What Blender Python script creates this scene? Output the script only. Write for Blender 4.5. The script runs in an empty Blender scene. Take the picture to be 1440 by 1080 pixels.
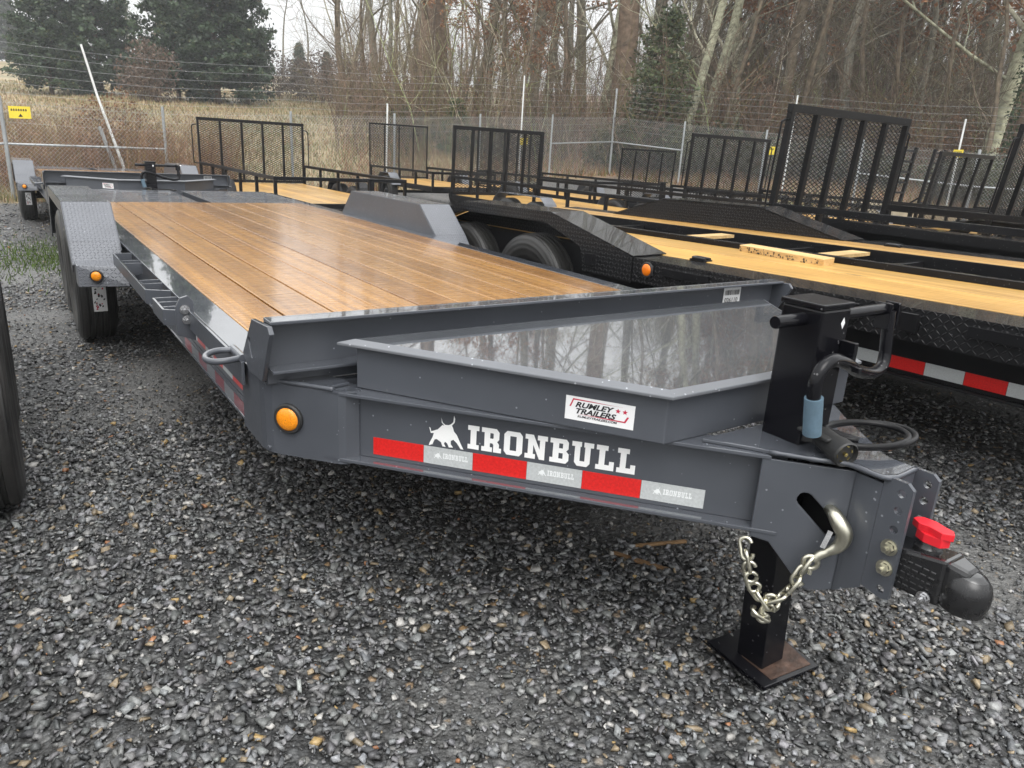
import bpy, bmesh, math, random
import numpy as np
from mathutils import Vector, Matrix
from mathutils.geometry import tessellate_polygon
random.seed(7); RNG = np.random.default_rng(11)
S = bpy.context.scene
COL = S.collection
PI = math.pi
# ------------------------------------------------------------------ camera
CAM = Vector((-1.566, -1.88, 1.34)); FPX = 1029.378
def _n(v): return v / np.linalg.norm(v)
_PP = np.array([720., 540.])
_yh = _n(np.array([-7 - 720., 169 - 540., FPX])); _xh = _n(np.array([2300 - 720., 300 - 540., FPX])); _zh = _n(np.cross(_xh, _yh))
RC = np.stack([_xh, _yh, _zh])                 # camera frame (right, down, forward) -> world
cam = bpy.data.cameras.new('camera'); camo = bpy.data.objects.new('camera', cam); COL.objects.link(camo)
cam.sensor_width = 36; cam.lens = 36 * FPX / 1440; cam.clip_start = 0.05; cam.clip_end = 2000
m = Matrix.Identity(4)
for i in range(3):
    m[i][0] = RC[i][0]; m[i][1] = -RC[i][1]; m[i][2] = -RC[i][2]; m[i][3] = CAM[i]
camo.matrix_world = m; S.camera = camo
FWD = np.array([RC[0][2], RC[1][2]]); FWD /= np.linalg.norm(FWD)
# ------------------------------------------------------------------ sky, sun, exposure
SUN_EL, SUN_AZ = math.radians(58), math.radians(200)
W = bpy.data.worlds.new('World'); S.world = W; W.use_nodes = True
nt = W.node_tree; nt.nodes.clear()
sky = nt.nodes.new('ShaderNodeTexSky'); sky.sky_type = 'NISHITA'; sky.sun_disc = False
sky.sun_elevation = SUN_EL; sky.sun_rotation = SUN_AZ; sky.air_density = 1.0; sky.dust_density = 4.0; sky.ozone_density = 1.0
hs = nt.nodes.new('ShaderNodeHueSaturation'); hs.inputs['Saturation'].default_value = 0.10
mixs = nt.nodes.new('ShaderNodeMix'); mixs.data_type = 'RGBA'; mixs.inputs[0].default_value = 0.6; mixs.inputs[7].default_value = (8.85, 8.95, 8.95, 1)
bg = nt.nodes.new('ShaderNodeBackground'); bg.inputs[1].default_value = 0.10
wo = nt.nodes.new('ShaderNodeOutputWorld')
nt.links.new(sky.outputs[0], hs.inputs['Color']); nt.links.new(hs.outputs[0], mixs.inputs[6]); tcw = nt.nodes.new('ShaderNodeTexCoord'); spw = nt.nodes.new('ShaderNodeSeparateXYZ'); nt.links.new(tcw.outputs['Generated'], spw.inputs[0])   # overcast dome: brighter towards the zenith
mrw = nt.nodes.new('ShaderNodeMapRange'); mrw.inputs[1].default_value = 0; mrw.inputs[2].default_value = 1; mrw.inputs[3].default_value = .78; mrw.inputs[4].default_value = 1.9; nt.links.new(spw.outputs[2], mrw.inputs[0])
vmw = nt.nodes.new('ShaderNodeVectorMath'); vmw.operation = 'SCALE'; nt.links.new(mixs.outputs[2], vmw.inputs[0]); nt.links.new(mrw.outputs[0], vmw.inputs['Scale'])
nt.links.new(vmw.outputs[0], bg.inputs[0]); nt.links.new(bg.outputs[0], wo.inputs[0])
sun = bpy.data.lights.new('sun', 'SUN'); sun.energy = 0.7; sun.angle = math.radians(40); sun.color = (1, 0.98, 0.95)
suno = bpy.data.objects.new('sun', sun); COL.objects.link(suno)
sd = Vector((math.sin(SUN_AZ) * math.cos(SUN_EL), math.cos(SUN_AZ) * math.cos(SUN_EL), math.sin(SUN_EL)))
suno.rotation_euler = sd.to_track_quat('Z', 'Y').to_euler(); suno.location = (0, 0, 30)
S.view_settings.view_transform = 'Standard'; S.view_settings.look = 'None'; S.view_settings.gamma = 1; S.view_settings.exposure = 0.95
S.view_settings.use_curve_mapping = False
S.render.engine = 'CYCLES'; S.cycles.max_bounces = 6; S.cycles.volume_bounces = 0; S.cycles.diffuse_bounces = 3; S.cycles.glossy_bounces = 3

# ------------------------------------------------------------------ materials
class NB:
    """tiny node-builder"""
    def __init__(s, name):
        s.m = bpy.data.materials.new(name); s.m.use_nodes = True; s.t = s.m.node_tree
        s.b = s.t.nodes['Principled BSDF']
    def n(s, typ, **kw):
        nd = s.t.nodes.new(typ)
        for k, v in kw.items():
            if k.startswith('i_'):
                key = k[2:]; nd.inputs[int(key) if key.isdigit() else key].default_value = v
            else: setattr(nd, k, v)
        return nd
    def l(s, a, b): s.t.links.new(a, b)
    def set(s, **kw):
        for k, v in kw.items(): s.b.inputs[k.replace('_', ' ')].default_value = v
    def co(s, kind='Object'): return s.n('ShaderNodeTexCoord').outputs[kind]
    def map(s, co, scale): nd = s.n('ShaderNodeMapping'); nd.inputs['Scale'].default_value = scale; s.l(co, nd.inputs[0]); return nd.outputs[0]
    def noise(s, co, scale, detail=3, rough=.55): nd = s.n('ShaderNodeTexNoise', i_Scale=scale, i_Detail=detail, i_Roughness=rough); s.l(co, nd.inputs['Vector']); return nd.outputs[0]
    def ramp(s, fac, *stops):
        nd = s.n('ShaderNodeValToRGB'); cr = nd.color_ramp
        while len(cr.elements) < len(stops): cr.elements.new(0.5)
        for e, (p, c) in zip(cr.elements, stops): e.position = p; e.color = (*c, 1) if len(c) == 3 else c
        s.l(fac, nd.inputs[0]); return nd.outputs[0]
    def mix(s, fac, a, b, blend='MIX'):
        nd = s.n('ShaderNodeMix', data_type='RGBA', blend_type=blend)
        for sock, v in ((nd.inputs[0], fac), (nd.inputs[6], a), (nd.inputs[7], b)):
            if isinstance(v, (int, float)): sock.default_value = v
            elif isinstance(v, tuple): sock.default_value = (*v, 1) if len(v) == 3 else v
            else: s.l(v, sock)
        return nd.outputs[2]
    def math(s, op, a, b=None, clamp=False):
        nd = s.n('ShaderNodeMath', operation=op, use_clamp=clamp)
        for sock, v in ((nd.inputs[0], a), (nd.inputs[1], b)):
            if v is None: continue
            if isinstance(v, (int, float)): sock.default_value = v
            else: s.l(v, sock)
        return nd.outputs[0]
    def bump(s, h, strength=.3, dist=.01):
        nd = s.n('ShaderNodeBump', i_Strength=strength, i_Distance=dist); s.l(h, nd.inputs['Height']); s.l(nd.outputs[0], s.b.inputs['Normal']); return nd
    def up(s):      # 1 on faces that look up
        g = s.n('ShaderNodeNewGeometry'); x = s.n('ShaderNodeSeparateXYZ'); s.l(g.outputs['True Normal'], x.inputs[0])
        mr = s.n('ShaderNodeMapRange', i_1=.82, i_2=.93); s.l(x.outputs[2], mr.inputs[0]); return mr.outputs[0]

def diamond_height(b, cell=.028):
    uv = b.n('ShaderNodeUVMap').outputs[0]
    sp = b.n('ShaderNodeVectorMath', operation='SCALE'); sp.inputs['Scale'].default_value = 1 / cell; b.l(uv, sp.inputs[0])
    x = b.n('ShaderNodeSeparateXYZ'); b.l(sp.outputs[0], x.inputs[0])
    fx = b.math('FLOOR', x.outputs[0]); fy = b.math('FLOOR', x.outputs[1])
    par = b.math('FLOORED_MODULO', b.math('ADD', fx, fy), 2.0)
    sg = b.math('SUBTRACT', b.math('MULTIPLY', par, 2.0), 1.0)
    dx = b.math('SUBTRACT', b.math('FRACT', x.outputs[0]), .5); dy = b.math('SUBTRACT', b.math('FRACT', x.outputs[1]), .5)
    sy = b.math('MULTIPLY', sg, dy)
    u = b.math('MULTIPLY', b.math('ADD', dx, sy), 1.35); v = b.math('MULTIPLY', b.math('SUBTRACT', dx, sy), 4.6)
    d = b.math('ADD', b.math('MULTIPLY', u, u), b.math('MULTIPLY', v, v))
    return b.math('SUBTRACT', 1.0, d, True)

def paint(name, col, rdry=.36, rwet=.045, speck=.35, diamond=False, cell=.028, spec=.5, coat=.9):
    b = NB(name); co = b.co()
    n1 = b.noise(co, 2.3, 4); n2 = b.noise(co, 55, 2)
    c = b.mix(b.ramp(n1, (.3, (.82,) * 3), (.7, (1.12,) * 3)), col, col, 'MIX')
    mul = b.mix(1.0, b.ramp(n1, (.3, (.84,) * 3), (.72, (1.14,) * 3)), col, 'MULTIPLY')
    # rain spots and dust specks
    vo = b.n('ShaderNodeTexVoronoi', i_Scale=70.0); b.l(co, vo.inputs['Vector'])
    sx = b.n('ShaderNodeSeparateXYZ'); b.l(vo.outputs['Color'], sx.inputs[0])
    dot = b.math('MULTIPLY', b.math('LESS_THAN', vo.outputs['Distance'], .17), b.math('GREATER_THAN', sx.outputs[0], 1 - .22 * speck))
    lite = tuple(min(1, k * 2.4 + .12) for k in col)
    cc = b.mix(b.math('MULTIPLY', dot, .75), mul, lite)
    b.l(cc, b.b.inputs['Base Color'])
    wet = b.math('MULTIPLY', b.up(), b.ramp(b.noise(co, 1.7, 3), (.30, (.72,) * 3), (.6, (1,) * 3)))
    r = b.n('ShaderNodeMapRange', i_3=rdry, i_4=rwet); b.l(wet, r.inputs[0])
    rr = b.math('ADD', r.outputs[0], b.math('MULTIPLY', b.math('SUBTRACT', n2, .5), .10))
    b.l(rr, b.b.inputs['Roughness']); b.set(IOR=1.5, Specular_IOR_Level=spec, Coat_Roughness=.02, Coat_IOR=1.72)
    b.l(b.math('MULTIPLY', wet, coat), b.b.inputs['Coat Weight'])
    if diamond:
        b.bump(diamond_height(b, cell), 1.0, .004)
    else:
        h = b.math('ADD', b.math('MULTIPLY', b.noise(co, 14, 3), .9), b.math('MULTIPLY', dot, .25)); b.bump(h, .045, .006)
    return b.m

def plain(name, col, rough=.5, metal=0., var=.12, scale=20, bump=.0, em=None, spec=.5):
    b = NB(name); co = b.co(); n = b.noise(co, scale, 3)
    lo = tuple(k * (1 - var) for k in col); hi = tuple(min(1, k * (1 + var)) for k in col)
    b.l(b.ramp(n, (.3, lo), (.7, hi)), b.b.inputs['Base Color']); b.set(Roughness=rough, Metallic=metal, Specular_IOR_Level=spec)
    if bump: b.bump(b.noise(co, scale * 2.5, 4), bump, .01)
    return b.m

def wood(name, c_lo, c_hi, wet=.25, streak=.35, fine=.55, coat=0.):
    b = NB(name); co = b.co(); oi = b.n('ShaderNodeObjectInfo')
    ad = b.n('ShaderNodeVectorMath', operation='ADD'); b.l(co, ad.inputs[0])
    cx = b.n('ShaderNodeCombineXYZ'); b.l(b.math('MULTIPLY', oi.outputs['Random'], 37.0), cx.inputs[0]); b.l(b.math('MULTIPLY', oi.outputs['Random'], 91.0), cx.inputs[1]); b.l(cx.outputs[0], ad.inputs[1])
    v = ad.outputs[0]
    g1 = b.noise(b.map(v, (16, .14, 16)), 2.2, 6, .66); g2 = b.noise(b.map(v, (80, .6, 80)), 2.0, 4); pl = b.noise(v, 1.1, 2)
    base = b.ramp(g1, (.30, c_lo), (.5, tuple((a + c) / 2 for a, c in zip(c_lo, c_hi))), (.68, c_hi))
    base = b.mix(fine, base, b.ramp(g2, (.3, (.55, .5, .45)), (.65, (1.1, 1.1, 1.1))), 'MULTIPLY')
    tone = b.ramp(oi.outputs['Random'], (0, (.80, .74, .70)), (.5, (1, 1, 1)), (1, (1.16, 1.10, 1.0)))
    base = b.mix(1.0, base, tone, 'MULTIPLY')
    base = b.mix(.5, base, b.ramp(pl, (.32, (.55, .50, .46)), (.68, (1.2, 1.2, 1.2))), 'MULTIPLY')
    # knots
    vo = b.n('ShaderNodeTexVoronoi', i_Scale=1.0); b.l(b.map(v, (5.2, 1.1, 5.2)), vo.inputs['Vector'])
    sx = b.n('ShaderNodeSeparateXYZ'); b.l(vo.outputs['Color'], sx.inputs[0])
    kn = b.math('MULTIPLY', b.ramp(vo.outputs['Distance'], (.03, (1,) * 3), (.11, (0,) * 3)), b.math('GREATER_THAN', sx.outputs[0], .55))
    base = b.mix(b.math('MULTIPLY', kn, .75), base, tuple(k * .35 for k in c_lo))
    # wet saw marks across the board, their sky reflection painted pale into the colour
    st = b.noise(b.map(v, (1.6, 26, 1.6)), 2.4, 4, .6); big = b.noise(v, .9, 2)
    sf = b.math('MULTIPLY', b.ramp(st, (.50, (0,) * 3), (.66, (1,) * 3)), b.ramp(big, (.35, (.25,) * 3), (.65, (1,) * 3)))
    base = b.mix(b.math('MULTIPLY', sf, streak), base, tuple(min(1, k * 1.3 + .06) for k in c_hi))
    b.l(base, b.b.inputs['Base Color'])
    r = b.n('ShaderNodeMapRange', i_3=wet + .16, i_4=wet - .08); b.l(st, r.inputs[0]); b.l(r.outputs[0], b.b.inputs['Roughness'])
    b.set(Coat_Weight=coat, Coat_Roughness=.10, Coat_IOR=1.4)
    b.bump(b.math('ADD', b.math('MULTIPLY', st, .8), b.math('MULTIPLY', g2, .5)), .22, .004)
    return b.m

def attr_mat(name, rough=.5, bumps=0., bscale=60, trans=0., var=.0, spec=.5):
    b = NB(name); a = b.n('ShaderNodeAttribute', attribute_name='tint')
    if var:
        n = b.noise(b.co(), bscale, 3)
        b.l(b.mix(1.0, a.outputs[0], b.ramp(n, (.3, (1 - var,) * 3), (.7, (1 + var,) * 3)), 'MULTIPLY'), b.b.inputs['Base Color'])
    else: b.l(a.outputs[0], b.b.inputs['Base Color'])
    b.set(Roughness=rough, Specular_IOR_Level=spec)
    if bumps: b.bump(b.noise(b.co(), bscale, 4), bumps, .004)
    if trans:
        tr = b.n('ShaderNodeBsdfTranslucent'); b.l(a.outputs[0], tr.inputs[0]); mx = b.n('ShaderNodeMixShader', i_0=trans)
        b.l(b.b.outputs[0], mx.inputs[1]); b.l(tr.outputs[0], mx.inputs[2]); b.l(mx.outputs[0], b.t.nodes['Material Output'].inputs[0])
    return b.m

GREY = (.071, .077, .090)
M = {}
M['grey'] = paint('grey_paint', GREY)
M['grey_d'] = paint('grey_tread_plate', (.135, .142, .158), rdry=.38, rwet=.16, speck=.2, diamond=True, cell=.019, coat=.5)
M['black'] = paint('black_paint', (.008, .008, .009), rdry=.34, rwet=.12, speck=.35, spec=.2, coat=.35)
M['black_d'] = paint('black_tread_plate', (.012, .012, .013), spec=.25, rdry=.3, rwet=.16, speck=.2, diamond=True, cell=.025, coat=.3)
M['bead_sheen'] = paint('grey_paint_lightened_for_bead_sheen', (.135, .142, .155), rdry=.42, rwet=.36, speck=1.4, coat=0.)  # same grey, lightened: sky light scattered by water beads is put into the colour
M['lid'] = paint('grey_lid_lightened_for_reflection', (.092, .098, .108), rwet=.03, speck=.12, coat=1.0)  # same wet grey, its colour lightened to stand in for brighter sky reflection
M['jack'] = paint('jack_black', (.006, .006, .008), rdry=.20, rwet=.35, speck=.9, spec=.25, coat=.3)
M['cast'] = paint('cast_black', (.012, .012, .013), rdry=.28, rwet=.18, speck=.3)
M['deck'] = wood('wet_deck_wood', (.185, .078, .014), (.46, .238, .056), wet=.22, streak=.40, fine=.30, coat=.5)
M['ydeck'] = wood('yellow_deck_wood', (.38, .21, .05), (.62, .40, .125), wet=.3, streak=.10)
M['cutwood'] = wood('cut_wood', (.45, .28, .10), (.66, .48, .24), wet=.5, streak=.05)
M['oldwood'] = wood('old_lath', (.20, .12, .06), (.36, .24, .13), wet=.5, streak=.05)
M['zinc'] = plain('zinc', (.62, .62, .63), .25, 1.0, .15, 40)
M['gold'] = plain('yellow_zinc', (.60, .58, .48), .32, 1.0, .2, 30)
M['galv'] = plain('galvanised', (.42, .44, .45), .45, .7, .15, 8)
M['wire'] = plain('fence_wire', (.40, .41, .41), .45, .6, .1, 5)
M['white'] = plain('white_vinyl', (.80, .80, .80), .3, 0, .03)
M['whitepost'] = plain('white_fibre_post', (.72, .73, .72), .4, 0, .1, 6)
M['tape_w'] = plain('tape_white', (.50, .52, .52), .28, .1, .10, 160)
M['tape_r'] = plain('tape_red', (.62, .018, .016), .28, 0, .14, 160)
M['letter'] = plain('white_letter', (.86, .86, .85), .3, 0, .02)
M['faint'] = plain('faint_print', (.78, .80, .80), .35, 0, .03)
M['ink'] = plain('black_ink', (.012, .012, .014), .4, 0, .05)
M['redink'] = plain('red_ink', (.50, .02, .06), .35, 0, .05)
M['amber'] = plain('amber_lens', (.85, .27, .012), .18, 0, .25, 260, .15)
M['orange'] = plain('orange_lens', (.85, .20, .01), .25, 0, .1)
M['redlens'] = plain('red_lens', (.5, .01, .01), .2, 0, .1)
M['rubber_trim'] = plain('rubber_trim', (.02, .02, .02), .55)
M['redcap'] = plain('red_plastic', (.72, .018, .03), .38, 0, .08, 30, .05)
M['grip'] = plain('blue_grip', (.105, .165, .215), .42, 0, .12, 40, .1)
M['cable'] = plain('cable_black', (.009, .009, .010), .33, 0, .1, spec=.2)
M['brass'] = plain('brass', (.7, .55, .2), .25, 1.0)
M['rust'] = plain('rusty_foot', (.085, .050, .036), .5, 0, .6, 25, .3)
M['yellow'] = plain('yellow_sign', (.80, .62, .05), .45, 0, .06)
M['concrete'] = plain('concrete', (.36, .31, .22), .85, 0, .2, 6, .3)
M['yellow_paint'] = plain('yellow_paint', (.75, .42, .02), .4)
M['lightgrey'] = plain('pale_grey_metal', (.30, .31, .33), .3, .2, .1, 6)
M['gravel'] = attr_mat('gravel_stone', .36, .5, 110, 0, .28)
M['leaf'] = attr_mat('foliage', .6, 0, 60, .25)
M['bark'] = attr_mat('bark', .85, .7, 7, 0, .45, .3)
M['grass'] = attr_mat('dry_grass', .8, 0, 60, .2, 0, .2)

def rubber():
    b = NB('tyre_rubber'); uv = b.n('ShaderNodeUVMap').outputs[0]; co = b.co()
    x = b.n('ShaderNodeSeparateXYZ'); b.l(uv, x.inputs[0])     # u angle 0..1, v across 0..1 (tread .3-.7)
    tread = b.math('MULTIPLY', b.math('GREATER_THAN', x.outputs[1], .30), b.math('LESS_THAN', x.outputs[1], .70))
    zig = b.math('PINGPONG', b.math('MULTIPLY', x.outputs[1], 14.0), .5)
    a = b.math('FRACT', b.math('ADD', b.math('MULTIPLY', x.outputs[0], 78.0), zig))
    sip = b.math('MULTIPLY', b.math('LESS_THAN', a, .28), tread)
    c = b.mix(b.math('ADD', b.math('MULTIPLY', b.ramp(b.noise(co, 6, 4), (.35, (0,) * 3), (.7, (1,) * 3)), .7), b.math('MULTIPLY', tread, .3)), (.016, .016, .016), (.044, .042, .040))
    b.l(c, b.b.inputs['Base Color']); b.set(Roughness=.46)
    ring = b.math('SINE', b.math('MULTIPLY', x.outputs[1], 120.0))
    h = b.math('SUBTRACT', b.math('MULTIPLY', ring, .06), b.math('MULTIPLY', sip, 1.0)); b.bump(h, 1.0, .014)
    return b.m
M['rubber'] = rubber(); M['castmark'] = plain('cast_mark_grey', (.06, .06, .062), .4)

# ------------------------------------------------------------------ mesh helpers
class MB:
    def __init__(s): s.v = []; s.f = []; s.uv = None
    def add(s, vs, fs):
        k = len(s.v); s.v += [tuple(p) for p in vs]; s.f += [tuple(i + k for i in q) for q in fs]; return s
    def box(s, a, b):
        (x0, y0, z0), (x1, y1, z1) = [min(p, q) for p, q in zip(a, b)], [max(p, q) for p, q in zip(a, b)]
        return s.add([(x0, y0, z0), (x1, y0, z0), (x1, y1, z0), (x0, y1, z0), (x0, y0, z1), (x1, y0, z1), (x1, y1, z1), (x0, y1, z1)],
                     [(3, 2, 1, 0), (4, 5, 6, 7), (0, 1, 5, 4), (1, 2, 6, 5), (2, 3, 7, 6), (3, 0, 4, 7)])
    def hull8(s, lo, hi):     # lo, hi: four points each
        return s.add(list(lo) + list(hi), [(3, 2, 1, 0), (4, 5, 6, 7), (0, 1, 5, 4), (1, 2, 6, 5), (2, 3, 7, 6), (3, 0, 4, 7)])
    def bar(s, p, q, w, h, up=(0, 0, 1)):
        p = Vector(p); q = Vector(q); d = (q - p).normalized(); u = Vector(up)
        if abs(d.dot(u)) > .98: u = Vector((0, 1, 0))
        r = d.cross(u).normalized() * w / 2; t = r.cross(d).normalized() * h / 2
        return s.hull8([p - r - t, p + r - t, p + r + t, p - r + t], [q - r - t, q + r - t, q + r + t, q - r + t])
    def prism(s, poly, o, u, v, n, t):   # 2-D polygon in frame (o,u,v), thickness t along n
        o = Vector(o); u = Vector(u); v = Vector(v); n = Vector(n) * t; k = len(poly)
        A = [o + u * a + v * b for a, b in poly]; B = [p + n for p in A]
        tri = tessellate_polygon([[Vector((a, b, 0)) for a, b in poly]])
        fs = [(c, b, a) for a, b, c in tri] + [(a + k, b + k, c + k) for a, b, c in tri]
        fs += [(i, (i + 1) % k, (i + 1) % k + k, i + k) for i in range(k)]
        return s.add(A + B, fs)
    def flat(s, loops, o, u, v):         # thin printed shape with holes
        o = Vector(o); u = Vector(u); v = Vector(v)
        pts = [p for lp in loops for p in lp]
        tri = tessellate_polygon([[Vector((a, b, 0)) for a, b in lp] for lp in loops])
        return s.add([o + u * a + v * b for a, b in pts], tri)
    def tube(s, pts, r, n=8, cap=True):
        pts = [Vector(p) for p in pts]; k0 = len(s.v); rs = r if isinstance(r, (list, tuple)) else [r] * len(pts)
        ref = None
        for i, p in enumerate(pts):
            d = (pts[min(i + 1, len(pts) - 1)] - pts[max(i - 1, 0)])
            d = d.normalized() if d.length > 1e-9 else Vector((0, 0, 1))
            if ref is None: ref = Vector((0, 0, 1)) if abs(d.z) < .9 else Vector((1, 0, 0))
            a = d.cross(ref).normalized(); c = a.cross(d).normalized(); ref = c
            for j in range(n):
                t = 2 * PI * j / n; s.v.append(tuple(p + (a * math.cos(t) + c * math.sin(t)) * rs[i]))
        for i in range(len(pts) - 1):
            for j in range(n):
                s.f.append((k0 + i * n + j, k0 + i * n + (j + 1) % n, k0 + (i + 1) * n + (j + 1) % n, k0 + (i + 1) * n + j))
        if cap:
            s.f.append(tuple(k0 + j for j in reversed(range(n)))); e = k0 + (len(pts) - 1) * n; s.f.append(tuple(e + j for j in range(n)))
        return s
    def lathe(s, prof, o, ax, n=32, close=False):  # prof: (along axis, radius)
        o = Vector(o); ax = Vector(ax).normalized(); r0 = Vector((0, 0, 1)) if abs(ax.z) < .9 else Vector((1, 0, 0))
        a = ax.cross(r0).normalized(); c = ax.cross(a); k0 = len(s.v); m_ = len(prof)
        for i in range(n):
            t = 2 * PI * i / n; e = a * math.cos(t) + c * math.sin(t)
            for x, r in prof: s.v.append(tuple(o + ax * x + e * r))
        for i in range(n):
            i2 = (i + 1) % n
            for j in range(m_ - 1 + (1 if close else 0)):
                j2 = (j + 1) % m_
                s.f.append((k0 + i * m_ + j, k0 + i2 * m_ + j, k0 + i2 * m_ + j2, k0 + i * m_ + j2))
        return s
    def mesh(s, name, mat, uv=None, smooth=False):
        me = bpy.data.meshes.new(name); me.from_pydata(s.v, [], s.f); me.update()
        bm = bmesh.new(); bm.from_mesh(me); bmesh.ops.recalc_face_normals(bm, faces=bm.faces); bm.to_mesh(me); bm.free()
        if mat: me.materials.append(M[mat] if isinstance(mat, str) else mat)
        if uv == 'box':
            L = me.uv_layers.new(name='UVMap').data
            for p in me.polygons:
                n = p.normal; ax = max(range(3), key=lambda i: abs(n[i]))
                for li in p.loop_indices:
                    c = me.vertices[me.loops[li].vertex_index].co
                    if ax == 0: L[li].uv = (c.y, c.z)
                    elif ax == 1: L[li].uv = (c.x, c.z)
                    else: L[li].uv = (c.x, c.y / max(.35, abs(n.z)))
        if smooth:
            for p in me.polygons: p.use_smooth = True
        return me
    def build(s, name, mat, parent=None, bevel=0, uv=None, smooth=False, **props):
        o = link(name, s.mesh(name, mat, uv, smooth), parent)
        if bevel:
            bv = o.modifiers.new('bevel', 'BEVEL'); bv.width = bevel; bv.segments = 2; bv.limit_method = 'ANGLE'; bv.angle_limit = math.radians(40)
        if smooth == 'auto':
            o.data.set_sharp_from_angle(angle=math.radians(38))
        for k, v in props.items(): o[k] = v
        return o
def link(name, me, parent=None, **props):
    o = bpy.data.objects.new(name, me); COL.objects.link(o)
    if parent: o.parent = parent
    for k, v in props.items(): o[k] = v
    return o
def thing(name, label, cat, loc=(0, 0, 0), rz=0, group=None, mat=None):
    o = bpy.data.objects.new(name, None); COL.objects.link(o); o.empty_display_size = .2
    if mat is not None: o.matrix_world = mat
    else: o.location = loc; o.rotation_euler = (0, 0, rz)
    o['label'] = label; o['category'] = cat
    if group: o['group'] = group
    return o
def tag(o, label, cat, group=None):
    o['label'] = label; o['category'] = cat
    if group: o['group'] = group
    return o
def copy_tree(o, parent=None):
    c = o.copy(); COL.objects.link(c)
    if parent is not None: c.parent = parent
    for ch in list(o.children): copy_tree(ch, c)
    return c
def np_mesh(name, V, F, mat, tint=None, smooth=False):
    """V (n,3), F (m,k) all same k; tint per vertex (n,3)"""
    me = bpy.data.meshes.new(name); V = np.asarray(V, np.float32); F = np.asarray(F, np.int32); k = F.shape[1]
    me.vertices.add(len(V)); me.vertices.foreach_set('co', V.ravel())
    me.loops.add(F.size); me.loops.foreach_set('vertex_index', F.ravel())
    me.polygons.add(len(F)); me.polygons.foreach_set('loop_start', np.arange(0, F.size, k, dtype=np.int32)); me.polygons.foreach_set('loop_total', np.full(len(F), k, np.int32))
    if smooth: me.polygons.foreach_set('use_smooth', np.ones(len(F), bool))
    me.update(calc_edges=True)
    if tint is not None:
        at = me.attributes.new('tint', 'FLOAT_COLOR', 'POINT'); c = np.ones((len(V), 4), np.float32); c[:, :3] = tint; at.data.foreach_set('color', c.ravel())
    me.materials.append(M[mat] if isinstance(mat, str) else mat)
    return me
def pixray(px, py): return RC @ np.array([px - 720., py - 540., FPX])
def pix_xy(px, depth):     # ground position in a picture column at a given distance ahead
    q = pixray(px, 215); q = q[:2]; t = depth / float(q @ FWD); return (CAM.x + q[0] * t, CAM.y + q[1] * t)
def smooth01(t): t = np.clip(t, 0, 1); return t * t * (3 - 2 * t)
def gz(x, y):              # terrain height
    x = np.asarray(x, float); y = np.asarray(y, float)
    v = (x - CAM.x) * FWD[0] + (y - CAM.y) * FWD[1]
    dip = -.075 * smooth01((y - 4.8) / 3.2) - .055 * smooth01((y - 8.6) / 3.0) * smooth01((4 - x) / 3)
    t = v - 19.0
    rise = .105 * (np.sqrt(t * t + 9) + t) / 2 * smooth01((v - 14) / 8)
    rise = np.minimum(rise, 7 + .02 * v)
    und = .12 * np.sin(x * .31) * np.cos(y * .27) * smooth01((v - 22) / 10)
    return dip + rise + und
_gz0 = gz
def gz(x, y):
    x = np.asarray(x, float); y = np.asarray(y, float)
    return _gz0(x, y) + .03 * np.exp(-(((x - .02) ** 2 + (y + .9) ** 2) / .9))
# ------------------------------------------------------------------ ground
FENCE = [(-17.0, 13.4), (-1.45, 15.8), (15.9, 18.2), (18.3, 7.4), (20.2, -4.0)]
def ground_material():
    b = NB('ground'); co = b.co(); at = b.n('ShaderNodeAttribute', attribute_name='grass').outputs['Fac']
    def vor(sc):
        v = b.n('ShaderNodeTexVoronoi', i_Scale=sc); b.l(co, v.inputs['Vector']); return v
    v1 = vor(42.0); v2 = vor(95.0)
    sx = b.n('ShaderNodeSeparateXYZ'); b.l(v1.outputs['Color'], sx.inputs[0])
    g = b.ramp(sx.outputs[0], (.0, (.028, .029, .03)), (.55, (.10, .102, .103)), (.85, (.19, .19, .186)), (.93, (.24, .235, .22)), (.97, (.26, .17, .09)))
    g = b.mix(b.ramp(v1.outputs['Distance'], (.3, (0,) * 3), (.7, (1,) * 3)), g, (.022, .022, .022))
    fn = b.n('ShaderNodeAttribute', attribute_name='fine').outputs['Fac']
    g = b.mix(b.math('MULTIPLY', fn, .85), g, b.ramp(b.noise(co, 220, 3, .7), (.3, (.06, .06, .058)), (.5, (.145, .144, .14)), (.72, (.27, .265, .255))))
    n1 = b.noise(co, .22, 4); n2 = b.noise(co, 3.0, 5, .7)
    gr = b.ramp(n1, (.34, (.15, .15, .065)), (.48, (.28, .225, .12)), (.66, (.40, .31, .18)))
    gr = b.mix(.7, gr, b.ramp(n2, (.3, (.5, .48, .44)), (.7, (1.25, 1.2, 1.15))), 'MULTIPLY')
    lf = b.n('ShaderNodeAttribute', attribute_name='leaf').outputs['Fac']
    litter = b.ramp(b.noise(co, 7, 5, .7), (.3, (.11, .068, .045)), (.55, (.22, .14, .09)), (.75, (.32, .21, .135)))
    gr = b.mix(lf, gr, litter)
    edge = b.math('ADD', at, b.math('MULTIPLY', b.math('SUBTRACT', b.noise(co, 1.4, 5), .5), .9))
    k = b.ramp(edge, (.45, (0,) * 3), (.62, (1,) * 3))
    b.l(b.mix(k, g, gr), b.b.inputs['Base Color']); b.set(Roughness=.55)
    b.bump(b.math('SUBTRACT', b.math('MULTIPLY', n2, .6), b.math('ADD', v1.outputs['Distance'], b.math('MULTIPLY', v2.outputs['Distance'], .5))), .8, .012)
    return b.m
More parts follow.
